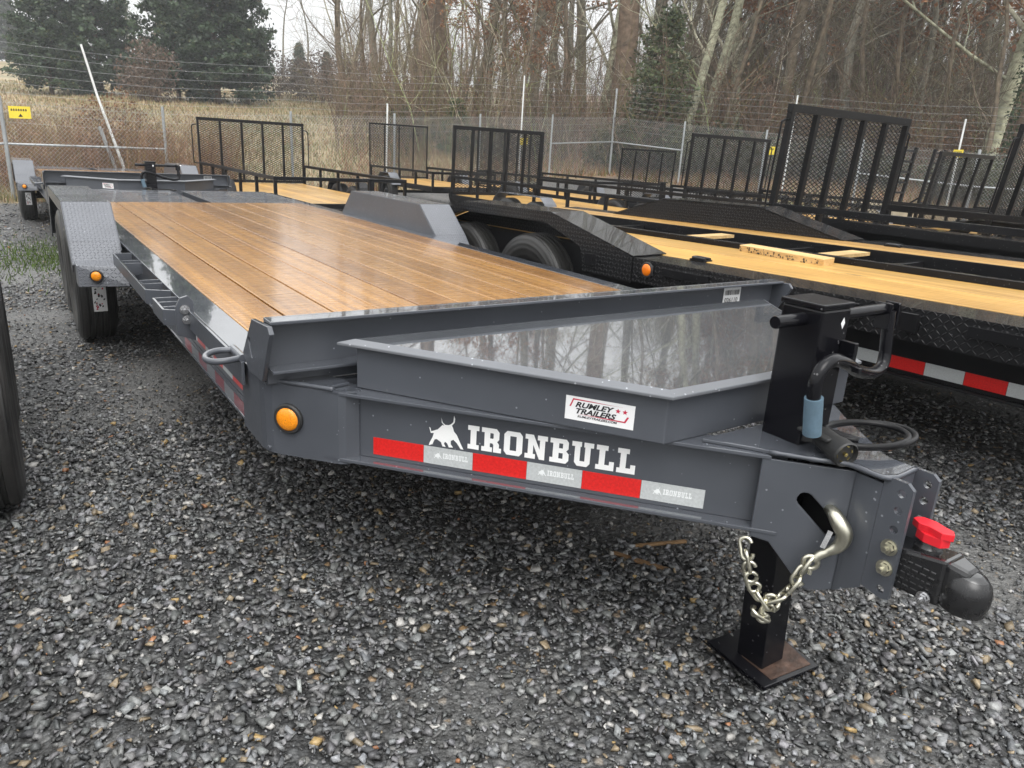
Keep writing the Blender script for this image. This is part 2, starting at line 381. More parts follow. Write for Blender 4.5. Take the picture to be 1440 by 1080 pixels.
def fines(x, y):           # 0..1 patches where the stone is ground down to fine grit
    f = np.sin(x * 1.9 + 1.3 * np.sin(y * 1.1 + .4)) * np.cos(y * 1.6 + .9 * np.sin(x * 1.3)) + .5 * np.sin(x * 4.3 + y * 3.1) * np.cos(y * 4.9 - x * 2.2 + 1)
    return np.clip((f - .12) / .9, 0, 1)
def inside_yard(x, y):     # >0 inside the fence, metres roughly
    x = np.asarray(x, float); y = np.asarray(y, float); d = np.full(x.shape, 1e9)
    for (a, b_) in zip(FENCE[:-1], FENCE[1:]):
        t = np.array(b_) - np.array(a); t = t / np.linalg.norm(t); n = np.array([t[1], -t[0]])
        d = np.minimum(d, (x - a[0]) * n[0] + (y - a[1]) * n[1])
    return d
rad = np.concatenate([[.25], np.geomspace(.6, 420, 110)]); NA = 180
ang = np.linspace(0, 2 * PI, NA, endpoint=False)
RR, AA = np.meshgrid(rad, ang, indexing='ij'); gx = CAM.x + RR * np.cos(AA); gy = CAM.y + RR * np.sin(AA)
V = np.stack([gx, gy, gz(gx, gy) - .006], -1).reshape(-1, 3)
ii, jj = np.meshgrid(np.arange(len(rad) - 1), np.arange(NA), indexing='ij'); j2 = (jj + 1) % NA
F = np.stack([ii * NA + jj, (ii + 1) * NA + jj, (ii + 1) * NA + j2, ii * NA + j2], -1).reshape(-1, 4)
V = np.vstack([V, [[CAM.x, CAM.y, float(gz(CAM.x, CAM.y)) - .006]]])
gm = np_mesh('ground', V, F, ground_material(), smooth=True)
a_ = gm.attributes.new('grass', 'FLOAT', 'POINT'); d_ = inside_yard(V[:, 0], V[:, 1]); a_.data.foreach_set('value', np.clip(.5 - (d_ - .6) / 3.0, 0, 1).astype(np.float32))
a_ = gm.attributes.new('leaf', 'FLOAT', 'POINT')
colpx = []                 # leaf litter under the wood (right of the cedars)
rel = V[:, :2] - np.array([CAM.x, CAM.y]); vv = rel @ FWD; lat = rel @ np.array([FWD[1], -FWD[0]])
lw = smooth01((lat / np.maximum(vv, 1) + .10) / .12) * smooth01((vv - 22) / 5)
a_.data.foreach_set('value', lw.astype(np.float32))
a_ = gm.attributes.new('fine', 'FLOAT', 'POINT'); a_.data.foreach_set('value', fines(V[:, 0], V[:, 1]).astype(np.float32))
link('ground', gm, kind='structure')

# ------------------------------------------------------------------ grey equipment trailer
UT = Vector((.865, -.995, 0)).normalized()          # left tongue beam, rear to front
P0 = Vector((-1.04, .06, 0))
def outw(s): return Vector((-.995 * s, -.865 * s, 0)).normalized() if s > 0 else Vector((.995, -.865, 0)).normalized()
def tframe(s):             # s=+1 left tongue beam, -1 its mirror: origin, along, outward
    if s > 0: return P0.copy(), UT.copy(), Vector((-.995, -.865, 0)).normalized()
    return Vector((-P0.x, P0.y, 0)), Vector((-UT.x, UT.y, 0)), Vector((.995, -.865, 0)).normalized()
def prism_h(loops, o, u, v, n, t):   # prism with holes
    b = MB(); o = Vector(o); u = Vector(u); v = Vector(v); n = Vector(n) * t
    pts = [p for lp in loops for p in lp]; k = len(pts)
    tri = tessellate_polygon([[Vector((a, c, 0)) for a, c in lp] for lp in loops])
    A = [o + u * a + v * c for a, c in pts]
    fs = [(c, b2, a) for a, b2, c in tri] + [(a + k, b2 + k, c + k) for a, b2, c in tri]
    s0 = 0
    for lp in loops:
        L = len(lp); fs += [(s0 + i, s0 + (i + 1) % L, s0 + (i + 1) % L + k, s0 + i + k) for i in range(L)]; s0 += L
    return b.add(A + [p + n for p in A], fs)
def circ(cx, cy, r, n=12): return [(cx + r * math.cos(2 * PI * i / n), cy + r * math.sin(2 * PI * i / n)) for i in range(n)]
def stadium(a, b_, r, n=7):
    a = Vector((*a, 0)); b_ = Vector((*b_, 0)); d = (b_ - a).normalized(); t0 = math.atan2(d.y, d.x); out = []
    for i in range(n): t = t0 - PI / 2 + PI * i / (n - 1); out.append((b_.x + r * math.cos(t), b_.y + r * math.sin(t)))
    for i in range(n): t = t0 + PI / 2 + PI * i / (n - 1); out.append((a.x + r * math.cos(t), a.y + r * math.sin(t)))
    return out
GLY = {
 'I': (4, [[(0,7),(4,7),(4,5.6),(3.05,5.6),(3.05,1.4),(4,1.4),(4,0),(0,0),(0,1.4),(.95,1.4),(.95,5.6),(0,5.6)]]),
 'R': (7, [[(0,7),(5.2,7),(6.2,6),(6.2,3.9),(5.5,3.2),(6.2,2.5),(6.2,1.4),(7,1.4),(7,0),(4.2,0),(4.2,2.2),(3.8,2.6),(3,2.6),(3,1.4),(3.8,1.4),(3.8,0),(0,0),(0,1.4),(1,1.4),(1,5.6),(0,5.6)], [(3,5.6),(4,5.6),(4.2,5.4),(4.2,4.2),(4,4),(3,4)]]),
 'O': (6.4, [[(1,7),(5.4,7),(6.4,6),(6.4,1),(5.4,0),(1,0),(0,1),(0,6)], [(2.1,5.6),(4.3,5.6),(4.3,1.4),(2.1,1.4)]]),
 'N': (7.6, [[(0,7),(2.8,7),(5,2.9),(5,5.6),(4.2,5.6),(4.2,7),(7.6,7),(7.6,5.6),(6.8,5.6),(6.8,0),(5,0),(2.8,4.1),(2.8,1.4),(3.6,1.4),(3.6,0),(0,0),(0,1.4),(1,1.4),(1,5.6),(0,5.6)]]),
 'B': (6.4, [[(0,7),(5.4,7),(6.2,6.2),(6.2,4.3),(5.5,3.6),(6.4,2.8),(6.4,.9),(5.5,0),(0,0),(0,1.4),(1,1.4),(1,5.6),(0,5.6)], [(3,5.7),(4.3,5.7),(4.3,4.3),(3,4.3)], [(3,2.9),(4.4,2.9),(4.4,1.3),(3,1.3)]]),
 'U': (7.2, [[(0,7),(3.2,7),(3.2,5.6),(2.8,5.6),(2.8,1.5),(4.4,1.5),(4.4,5.6),(4,5.6),(4,7),(7.2,7),(7.2,5.6),(6.2,5.6),(6.2,1),(5.2,0),(2,0),(1,1),(1,5.6),(0,5.6)]]),
 'L': (6, [[(0,7),(3.8,7),(3.8,5.6),(2.9,5.6),(2.9,1.5),(4.4,1.5),(4.4,2.6),(6,2.6),(6,0),(0,0),(0,1.4),(1,1.4),(1,5.6),(0,5.6)]]),
}
_bull = [(108,160),(118,166),(122,186),(140,182),(165,176),(195,152),(208,156),(190,138),(186,108),(196,138),(214,152),(236,154),(248,150),(264,138),(268,100),(276,120),(273,142),(256,158),(264,172),(270,192),(290,214),(312,258),(335,300),(316,296),(292,262),(268,240),(252,246),(252,266),(268,286),(240,284),(228,260),(214,250),(208,262),(220,281),(198,277),(188,252),(160,233),(146,234),(132,262),(108,267),(114,250),(132,220),(140,196),(120,196),(114,178)]
BULL = [[((x - 108) / 227., -(y - 100 - .167 * (x - 108)) / 168. + 1) for x, y in _bull]]   # about 0..1 wide and high
def word(o, u, h, wtot, text='IRONBULL'):
    tot = sum(GLY[c][0] for c in text) + .9 * (len(text) - 1); k = wtot / tot; x = 0; out = []
    for c in text:
        w, loops = GLY[c]; out.append((c, MB().flat([[(a * k + x, b * h / 7) for a, b in lp] for lp in loops], o, u, (0, 0, 1)))); x += (w + .9) * k
    return out
def text_mesh(txt, size, o, u, v, bold=.0, shear=0., sx=1.):
    cu = bpy.data.curves.new('t', 'FONT'); cu.body = txt; cu.size = 1; cu.shear = shear; cu.offset = bold
    ob = bpy.data.objects.new('t', cu); COL.objects.link(ob); dg = bpy.context.evaluated_depsgraph_get(); me = bpy.data.meshes.new_from_object(ob.evaluated_get(dg))
    o = Vector(o); u = Vector(u); v = Vector(v); mb = MB()
    mb.add([o + u * (p.co.x * size * sx) + v * (p.co.y * size) for p in me.vertices], [tuple(p.vertices) for p in me.polygons])
    bpy.data.objects.remove(ob); bpy.data.curves.remove(cu); bpy.data.meshes.remove(me); return mb
TYRE_W = .108
def tyre_mesh(R=.385, w=.112, name='tyre', tread=True):
    k = R / .385
    prof = [(-.080, .205), (-.098, .235), (-.112, .285), (-.112, .325), (-.100, .362), (-.088, .376)]
    for c in (-.052, -.018, .018, .052):
        prof += [(c - .009, .384), (c - .006, .373), (c + .006, .373), (c + .009, .384)]
    prof += [(.088, .376), (.100, .362), (.112, .325), (.112, .285), (.098, .235), (.080, .205)]
    prof = [(x * w / .112, r * k) for x, r in prof]; n = 72; m_ = len(prof)
    b = MB().lathe(prof, (0, 0, 0), (1, 0, 0), n)
    me = b.mesh(name, 'rubber', smooth=True); L = me.uv_layers.new(name='UVMap').data
    for p in me.polygons:
        segs = [me.loops[li].vertex_index // m_ for li in p.loop_indices]; wrap = max(segs) - min(segs) > n / 2
        for li, sg in zip(p.loop_indices, segs):
            j = me.loops[li].vertex_index % m_
            vv_ = .3 * j / 5 if j <= 5 else (.7 + .3 * (j - 22) / 5 if j >= 22 else .3 + .4 * (prof[j][0] + .088 * w / .112) / (.176 * w / .112))
            L[li].uv = ((sg + n if wrap and sg == 0 else sg) / n, vv_)
    me.set_sharp_from_angle(angle=math.radians(50))
    return me
def rim_mesh(R=.385, w=.112, mat='lightgrey'):
    k = R / .385
    pr = [(-.082, .212), (-.082, .200), (-.05, .195), (-.02, .165), (-.035, .12), (-.03, .075), (-.075, .07), (-.08, .05), (-.085, 0.001)]
    b = MB().lathe([(x, r * k) for x, r in pr], (0, 0, 0), (1, 0, 0), 40)
    for i in range(8): t = 2 * PI * i / 8; b.lathe([(-.05, .001), (-.05, .010), (-.03, .010)], (0, .095 * k * math.cos(t), .095 * k * math.sin(t)), (1, 0, 0), 6)
    return b.mesh('wheel', mat, smooth=True)
TY = tyre_mesh(); RM = rim_mesh(mat='lightgrey'); RMB = rim_mesh(mat='black'); TYS = tyre_mesh(.34, .10); RMS = rim_mesh(.34, .10, 'black')
def wheel(root, c, side, rim=RM, ty=TY):      # side -1: outer face towards local -x
    o = link('wheel', rim, root); o.location = c
    if side > 0: o.rotation_euler = (0, 0, PI)
    link('tyre', ty, o); return o
LAMP_M = {}
def marker(root, c, n, r=.034, mat='amber'):     # round marker lamp with rubber collar, n = outward
    o = MB().lathe([(0, r * 1.28), (.008, r * 1.28), (.012, r * 1.18), (.012, r * .98), (.004, r * .95)], c, n, 28).build('lamp_collar', 'rubber_trim', root, smooth='auto')
    b = MB().lathe([(.004, r), (.012, r * .97), (.017, r * .75), (.020, r * .3), (.020, .001)], c, n, 28).build('lamp_lens', mat, o, smooth=True)
    return o
def hexbolt(b, c, n, r=.012, h=.010):
    b.lathe([(0, r * 1.5), (.003, r * 1.5), (.003, r * 1.0)], c, n, 16); b.lathe([(.003, r), (.003 + h, r), (.003 + h, .001)], c, n, 6); b.lathe([(.003 + h, r * .5), (.012 + h, r * .5), (.012 + h, .001)], c, n, 8)
def catmull(pts, n=6):
    pts = [Vector(p) for p in pts]; P = [pts[0] * 2 - pts[1]] + pts + [pts[-1] * 2 - pts[-2]]; out = []
    for i in range(1, len(P) - 2):
        for k in range(n):
            t = k / n; a, b_, c, d = P[i - 1:i + 3]
            out.append(.5 * ((2 * b_) + (c - a) * t + (2 * a - 5 * b_ + 4 * c - d) * t * t + (3 * b_ - a - 3 * c + d) * t ** 3))
    return out + [pts[-1]]
LINK = MB().tube([Vector((.0135 * math.cos(t), 0, (.0135 * math.sin(t)) + (.013 if math.sin(t) >= 0 else -.013))) for t in [2 * PI * i / 20 for i in range(21)]], .0050, 8, False).mesh('chain_link', 'gold', smooth=True)

def grey_trailer():
    T = thing('equipment_trailer', 'dark grey equipment trailer with wet plank deck and white lettering along its tongue', 'trailer')
    ZT = .70
    for s in (-1, 1):       # side beams: I section with the web recessed
        b = MB(); b.box((s * .938, .06, .690), (s * 1.042, 7.1, ZT)); b.box((s * .938, .06, .500), (s * 1.042, 7.1, .510)); b.box((s * .985, .06, .510), (s * .995, 7.1, .690))
        b.build('side_beam', 'grey', T, bevel=.0025)
    for y in (.5, 1.1, 1.7, 2.3, 2.9, 3.5, 4.1, 4.7, 5.3): MB().box((-.984, y, .56), (.984, y + .06, .655)).build('cross_member', 'grey', T)
    # planks
    x = -.936; n = 10; w = 1.872 / n; PB = {}
    for i in range(n):
        g = .011 if i == 0 else .0042 + .0012 * (i % 3)
        dz = random.uniform(-.0025, .0015)
        o = MB().box((0, 0, 0), (w - g, 5.66, .042)).build('plank', 'deck', T, bevel=.004); o.location = (x + w * i, .045, .660 + dz)
    # headboard: channel facing forward
    b = MB(); b.box((-1.045, .030, .7015), (1.045, .042, .885)); b.box((-1.045, -.022, .876), (1.045, .030, .885)); b.box((-1.045, -.030, .745), (1.045, .030, .754))
    b.build('headboard', 'grey', T, bevel=.002)
    MB().box((-.984, -.006, .505), (.984, .055, .700)).build('front_cross_member', 'grey', T, bevel=.002)
    for s in (-1, 1):
        poly = [(.215, .748), (.105, .868), (-.045, .880), (-.062, .862), (.030, .712), (.16, .705)]
        hole = stadium((.12, .765), (.14, .800), .010)
        o = prism_h([poly, hole], (s * 1.047, 0, 0), (0, 1, 0), (0, 0, 1), (s, 0, 0), .013).build('gusset_plate', 'grey', T, bevel=.002)
    # tongue beams, corner plates, nose plates
    for s in (1, -1):
        o_, u, n = tframe(s); inn = -n
        def pt(a, d, z): return o_ + u * a + inn * d + Vector((0, 0, z))
        def slab(b, a0, a1, d0, d1, z0, z1): b.hull8([pt(a0, d0, z0), pt(a1, d0, z0), pt(a1, d1, z0), pt(a0, d1, z0)], [pt(a0, d0, z1), pt(a1, d0, z1), pt(a1, d1, z1), pt(a0, d1, z1)])
        b = MB(); slab(b, .17, 1.32, 0, .085, .690, ZT); slab(b, .17, 1.36, 0, .085, .500, .510); slab(b, .17, 1.36, .038, .047, .510, .690)
        b.build('tongue_beam', 'grey', T, bevel=.002)
        # corner wrap: curved plate from side beam to tongue
        path = [Vector((-s * 1.046, .30, 0)), Vector((-s * 1.046, .11, 0)), Vector((-s * 1.042, .078, 0)), Vector((-s * 1.030, .050, 0)), pt(.04, 0, 0), pt(.215, 0, 0), pt(.235, .006, 0), pt(.26, .032, 0)]
        b = MB(); k = len(path); vs = [(p.x, p.y, .492) for p in path] + [(p.x, p.y, .703) for p in path] + [(p.x + s * .008, p.y + .004, .492) for p in path] + [(p.x + s * .008, p.y + .004, .703) for p in path]
        fs = []
        for i in range(k - 1): fs += [(i, i + 1, k + i + 1, k + i), (2 * k + i, 3 * k + i, 3 * k + i + 1, 2 * k + i + 1), (k + i, k + i + 1, 3 * k + i + 1, 3 * k + i), (i, 2 * k + i, 2 * k + i + 1, i + 1)]
        fs += [(0, k, 3 * k, 2 * k), (k - 1, 3 * k - 1, 4 * k - 1, 2 * k - 1)]
        cp = b.add(vs, fs).build('corner_plate', 'grey', T)
        # weld bead along the corner
        MB().tube(catmull([(-s * 1.046, .14, .706), (-s * 1.035, .07, .707), pt(.05, .004, .707), pt(.13, .004, .706), pt(.20, .004, .705)], 8), [.007 + .0018 * random.random() for _ in range(33)], 6).build('weld_bead', 'grey', cp, smooth=True)
        MB().prism([(0, 0), (.13, .0), (.16, .055), (.13, .075), (.0, .10)], pt(.055, .012, .7008), u, inn, (0, 0, 1), .009).build('corner_gusset', 'grey', T, bevel=.002)
        marker(T, pt(.066, .0, .604), n)
        # nose side plate with slot
        top = .692
        poly = [(1.30, top), (1.505, top), (1.505, .386), (1.49, .380), (1.452, .372), (1.435, .376), (1.345, .480), (1.30, .488)]
        nose = prism_h([poly, stadium((1.408, .603), (1.478, .537), .0185)], o_ + inn * .012, u, (0, 0, 1), n, .010).build('nose_plate', 'grey', T, bevel=.0025)
    for s in (1, -1):      # the nose plates bend forward into the coupler channel
        o_, u, n = tframe(s); q = o_ + u * 1.503 + n * .0015; path = [(q.x, q.y), (-s * .0568, -1.086), (-s * .0575, -1.104), (-s * .0575, -1.1395)]; k = 4
        zb = (.386, .394, .408, .432); vs = [(x, y, z) for (x, y), z in zip(path, zb)] + [(x, y, .692) for x, y in path] + [(x + s * .009, y + .004, z) for (x, y), z in zip(path, zb)] + [(x + s * .009, y + .004, .692) for x, y in path]; fs = []
        for i in range(3): fs += [(i, i + 1, k + i + 1, k + i), (2 * k + i, 3 * k + i, 3 * k + i + 1, 2 * k + i + 1), (k + i, k + i + 1, 3 * k + i + 1, 3 * k + i), (i, 2 * k + i, 2 * k + i + 1, i + 1)]
        MB().add(vs, fs + [(0, k, 3 * k, 2 * k), (3, 11, 15, 7)]).build('nose_bend', 'grey', T)
    MB().box((-.032, -1.10, .40), (.032, -.945, .690)).build('nose_shade_block', 'black', T)  # added black block, stands for the shade inside the nose behind its slots
    tp = [(-.26, -.80), (-.19, -.895), (-.16, -.945), (-.066, -1.064), (-.058, -1.090), (-.058, -1.150), (.058, -1.150), (.058, -1.090), (.066, -1.064), (.16, -.945), (.19, -.895), (.26, -.80)]
    MB().prism(tp, (0, 0, .7005), (1, 0, 0), (0, 1, 0), (0, 0, 1), .009).build('nose_top_plate', 'grey', T, bevel=.002)
    # bead of weld along the front of the nose
    MB().tube(catmull([(-.175, -.93, .708), (-.12, -1.005, .709), (-.070, -1.064, .709), (-.060, -1.148, .709), (.05, -1.150, .709)], 7), [.0055 + .002 * random.random() for _ in range(29)], 6).build('weld_bead', 'grey', T, smooth=True)
    # coupler channel
    b = MB(); b.box((-.0455, -1.152, .440), (.0455, -1.140, .712)); ch = b.build('coupler_channel', 'grey', T)
    fl = [(-1.140, .440), (-1.140, .712), (-1.190, .712), (-1.205, .700), (-1.205, .436), (-1.188, .430)]
    holes = [circ(-1.183, z, .0095, 12) for z in (.452, .600, .645, .685)]
    for s in (-1, 1):
        prism_h([fl] + holes, (s * .0465, 0, 0), (0, 1, 0), (0, 0, 1), (s, 0, 0), .011).build('channel_flange', 'grey', ch, bevel=.0015)
    for z in (.557, .506):
        b = MB(); hexbolt(b, (-.0577, -1.183, z), (-1, 0, 0), .0125, .012); b.build('coupler_bolt', 'gold', ch)
    # coupler: cast body, ball socket, latch
    b = MB(); lo = [(-.0455, -1.158, .462), (.0455, -1.158, .462), (.048, -1.300, .470), (-.048, -1.300, .470)]; hi = [(-.044, -1.158, .552), (.044, -1.158, .552), (.036, -1.295, .574), (-.036, -1.295, .574)]
    b.hull8(lo, hi); cp = b.build('coupler', 'cast', T, bevel=.008)
    prof = [(-.050, .0005), (-.050, .050), (-.046, .0535), (-.020, .055), (.004, .053), (.022, .046), (.036, .033), (.043, .017), (.045, .0005)]
    MB().hull8([(-.048, -1.296, .476), (.048, -1.296, .476), (.040, -1.345, .480), (-.040, -1.345, .480)], [(-.036, -1.290, .5735), (.036, -1.290, .5735), (.022, -1.338, .562), (-.022, -1.338, .562)]).build('socket_hood', 'cast', cp, bevel=.010)
    prof = [(a * .92, r * .90) for a, r in prof]
    MB().lathe(prof, (0, -1.328, .518), (-.0, -.12, 1), 28).build('ball_socket', 'cast', cp, smooth='auto')
    MB().lathe([(0, .030), (.02, .028), (.026, .022), (.04, .020), (.045, .001)], (0, -1.235, .552), (0, 0, 1), 20).build('latch_stem', 'cast', cp, smooth='auto')
    cap = MB(); cap.prism([(-.026, -.017), (-.022, .018), (.0, .025), (.026, .018), (.040, .006), (.036, -.016), (.0, -.025)], (0, -1.237, .586), (-.25, -.97, .05), (.97, -.25, 0), (0, 0, 1), .020)
    cap.prism([(-.044, -.012), (-.046, .002), (-.040, .015), (-.012, .022), (.012, .017), (.034, .016), (.050, .0), (.034, -.018), (.0, -.016), (-.02, -.022)], (0, -1.237, .606), (-.25, -.97, .05), (.97, -.25, 0), (0, 0, 1), .016)
    cap.build('latch_cap', 'redcap', cp, bevel=.004)
    b = MB(); hexbolt(b, (-.052, -1.272, .480), (-1, 0, 0), .010, .012); b.build('pivot_bolt', 'zinc', cp)
    # raised cast marks on the nose of the coupler
    b = MB()
    for k in range(4): b.box((-.030 + k * .016, -1.3015, .535), (-.022 + k * .016, -1.2985, .560))
    b.box((-.030, -1.3016, .558), (.026, -1.2986, .563)); b.build('cast_mark', 'cast', cp)
    for i, z in enumerate((.538, .524, .510, .496, .483)):
        b = MB(); xx = -1.175
        while xx > -1.275: L = random.uniform(.004, .014); b.box((-.0478 + (z - .462) * .05, xx, z), (-.040, xx - L, z + .0022)); xx -= L + .005
        b.build('cast_lettering', 'castmark', cp)
    # toolbox on the tongue
    lid = [(-.885, -.062), (-.372, -.795), (.372, -.795), (.885, -.062)]
    def inset(poly, d):
        out = []; L = len(poly); cx = sum(p[0] for p in poly) / L; cy = sum(p[1] for p in poly) / L
        for i in range(L):
            p, q, r = Vector(poly[i - 1]), Vector(poly[i]), Vector(poly[(i + 1) % L]); e1 = (q - p).normalized(); e2 = (r - q).normalized()
            n1 = Vector((-e1.y, e1.x)); n2 = Vector((-e2.y, e2.x)); bis = (n1 + n2); bis = bis / max(.2, bis.dot(n1)); out.append(tuple(q + bis * d))
        return out
    body = inset(lid, .024); b = MB().prism(body, (0, 0, .7008), (1, 0, 0), (0, 1, 0), (0, 0, 1), .118); tb = b.build('toolbox', 'grey', T, bevel=.003)
    inn_ = inset(lid, .022); b = MB(); L = 4
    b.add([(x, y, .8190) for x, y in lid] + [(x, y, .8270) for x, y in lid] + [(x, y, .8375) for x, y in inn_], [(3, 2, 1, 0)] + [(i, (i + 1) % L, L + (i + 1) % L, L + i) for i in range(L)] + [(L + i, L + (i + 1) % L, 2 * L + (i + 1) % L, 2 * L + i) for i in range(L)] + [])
    ld = b.build('lid_rim', 'bead_sheen', tb, bevel=.002)
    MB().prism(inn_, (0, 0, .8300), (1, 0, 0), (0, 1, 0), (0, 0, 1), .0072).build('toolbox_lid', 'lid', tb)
    # lettering, tape and labels on the left tongue beam
    o_, u, n = tframe(1); web = o_ - n * .038 + n * .0016
    for c, g in word(web + u * .571 + Vector((0, 0, .583)), u, .066, .440): g.build('letter', 'letter', T)
    MB().flat([[(a * .098, b_ * .082) for a, b_ in BULL[0]]], web + u * .462 + Vector((0, 0, .574)), u, (0, 0, 1)).build('bull_emblem', 'letter', T)
    us = [.300, .448, .587, .735, .881, 1.031, 1.187]
    for i in range(6):
        w = us[i + 1] - us[i] - .001
        tpz = MB().prism([(0, 0), (w, 0), (w, .050), (0, .050)], o_ - n * .038 + u * us[i] + Vector((0, 0, .5215)), u, (0, 0, 1), n, .0010).build('reflective_tape', 'tape_r' if i % 2 == 0 else 'tape_w', T)
        if i % 2:
            oo = o_ - n * .038 + n * .0014 + u * (us[i] + .030)
            MB().flat([[(a * .022, b_ * .020) for a, b_ in BULL[0]]], oo + Vector((0, 0, .539)), u, (0, 0, 1)).build('printed_emblem', 'faint', tpz)
            for c, g in word(oo + u * .025 + Vector((0, 0, .542)), u, .015, .070): g.build('printed_letter', 'faint', tpz)
    # dealer label on the toolbox side
    a, b_ = Vector((*body[0], 0)), Vector((*body[1], 0)); ub = (b_ - a).normalized(); nb = Vector((ub.y, -ub.x, 0)); nb = nb if nb.x < 0 else -nb
    so = a + ub * .592 + Vector((0, 0, .7225))
    st = MB().prism([(0, 0), (.170, 0), (.170, .060), (0, .060)], so, ub, (0, 0, 1), nb, .001).build('dealer_label', 'white', tb)
    so = so + nb * .0016
    text_mesh('RUMLEY', .0185, so + ub * .024 + Vector((0, 0, .0345)), ub, Vector((0, 0, 1)), .035, .3, 1.32).build('label_text', 'ink', st)
    text_mesh('TRAILERS', .0185, so + ub * .024 + Vector((0, 0, .0185)), ub, Vector((0, 0, 1)), .035, .3, 1.28).build('label_text', 'ink', st)
    text_mesh('RUMLEYTRAILERS.COM', .0075, so + ub * .032 + Vector((0, 0, .0085)), ub, Vector((0, 0, 1)), .03, .2, 1.25).build('label_text', 'ink', st)
    for cx in (.130, .147): MB().flat([[(cx + (.007 if k % 2 == 0 else .003) * math.sin(k * PI / 5), .041 + (.007 if k % 2 == 0 else .003) * math.cos(k * PI / 5)) for k in range(10)]], so, ub, (0, 0, 1)).build('label_star', 'redink', st)
    MB().flat([[(.010, .034), (.018, .055), (.130, .052), (.150, .0525), (.020, .0515), (.014, .034)]], so, ub, (0, 0, 1)).build('label_border', 'redink', st)
    MB().flat([[(.158, .030), (.150, .0145), (.040, .0165), (.030, .0168), (.147, .018), (.153, .030)]], so, ub, (0, 0, 1)).build('label_border', 'redink', st)
    # stock label on the headboard
    lb = MB().prism([(0, 0), (.100, .0), (.100, .070), (0, .070)], (.745, .0285, .795), (1, 0, 0), (0, 0, 1), (0, -1, 0), .001).build('stock_label', 'white', T)
    bx0 = .752
    while bx0 < .838: w = random.choice((.0012, .002, .003)); MB().flat([[(0, 0), (w, 0), (w, .020), (0, .020)]], (bx0, .0266, .835), (1, 0, 0), (0, 0, 1)).build('barcode_bar', 'ink', lb); bx0 += w + random.choice((.0014, .002, .003))
    text_mesh('026110', .026, (.753, .0266, .806), Vector((1, 0, 0)), Vector((0, 0, 1)), .01, 0, 1.0).build('label_text', 'ink', lb)
    # jack
    jx, jy = -.026, -.884
    b = MB(); b.box((jx - .055, jy - .055, .44), (jx + .055, jy + .055, 1.034)); jk = b.build('jack', 'jack', T, bevel=.006)
    MB().box((jx - .060, jy - .058, 1.0345), (jx + .060, jy + .058, 1.048)).build('jack_cap', 'jack', jk, bevel=.003)
    lx = .006
    MB().hull8([(lx - .045, jy - .042, .045), (lx + .045, jy - .042, .045), (lx + .045, jy + .042, .045), (lx - .045, jy + .042, .045)], [(jx - .044, jy - .042, .46), (jx + .044, jy - .042, .46), (jx + .044, jy + .042, .46), (jx - .044, jy + .042, .46)]).build('jack_leg', 'jack', jk, bevel=.003)
    fz = .030
    MB().prism([(-.10, -.095), (.11, -.115), (.125, .10), (-.085, .115)], (lx + .005, jy + .005, fz), (1, 0, 0), (0, 1, 0), (0, 0, 1), .014).build('foot_plate', 'jack', jk, bevel=.003)
    MB().prism([(-.06, -.085), (.09, -.10), (.118, .02), (.10, .08), (.05, .06), (-.05, .02)], (lx + .005, jy + .005, fz + .0142), (1, 0, 0), (0, 1, 0), (0, 0, 1), .0015).build('rust_patch', 'rust', jk)
    MB().hull8([(lx - .100, jy - .09, fz + .002), (lx - .082, jy + .118, fz + .002), (lx - .088, jy + .118, fz + .012), (lx - .106, jy - .09, fz + .012)], [(lx - .140, jy - .085, fz + .040), (lx - .120, jy + .116, fz + .040), (lx - .123, jy + .116, fz + .048), (lx - .143, jy - .085, fz + .048)]).build('foot_flange', 'jack', jk, bevel=.002)
    MB().tube([(jx - .156, jy - .006, 1.006), (jx - .150, jy - .006, 1.006), (jx - .055, jy - .006, 1.006)], [.014, .015, .015], 18).build('crank_stub', 'jack', jk, smooth='auto')
    MB().tube([(jx + .055, jy - .006, 1.004), (jx + .30, jy - .006, 1.006)], .0145, 18).build('crank_shaft', 'jack', jk, smooth='auto')
    b = MB(); b.box((jx + .275, jy - .028, .955), (jx + .283, jy + .012, 1.022)); b.box((jx + .312, jy - .028, .955), (jx + .320, jy + .012, 1.022)); b.build('clevis', 'jack', jk, bevel=.002)
    b = MB(); hexbolt(b, (jx + .320, jy - .008, 1.006), (1, 0, 0), .010, .010); b.build('clevis_bolt', 'zinc', jk)
    path = catmull([(jx + .298, jy - .012, 1.000), (jx + .300, jy - .018, .93), (jx + .302, jy - .022, .885), (jx + .285, jy - .028, .857), (jx + .225, jy - .04, .851), (jx + .11, jy - .065, .878), (jx + .02, jy - .09, .912), (jx - .055, jy - .10, .932), (jx - .095, jy - .101, .918), (jx - .110, jy - .101, .885), (jx - .104, jy - .101, .84), (jx - .086, jy - .101, .765)], 7)
    hd = MB().tube(path, .0155, 14).build('crank_handle', 'jack', jk, smooth='auto')
    MB().tube([(jx - .105, jy - .101, .852), (jx - .086, jy - .101, .762)], .0205, 20).build('hand_grip', 'grip', hd, smooth='auto')
    b = MB(); b.box((jx + .030, jy - .095, .895), (jx + .044, jy - .055, .960)); b.box((jx + .030, jy - .115, .894), (jx + .044, jy - .096, .906)); b.build('handle_holder', 'jack', jk, bevel=.002)
    MB().flat([[(0, -.014), (.007, 0), (0, .014), (-.009, 0)]], (jx + .028, jy - .0558, 1.0), (1, 0, 0), (0, 0, 1)).build('warning_mark', 'white', jk)
    # electric cable coiled on the nose, with plug
    pts = []
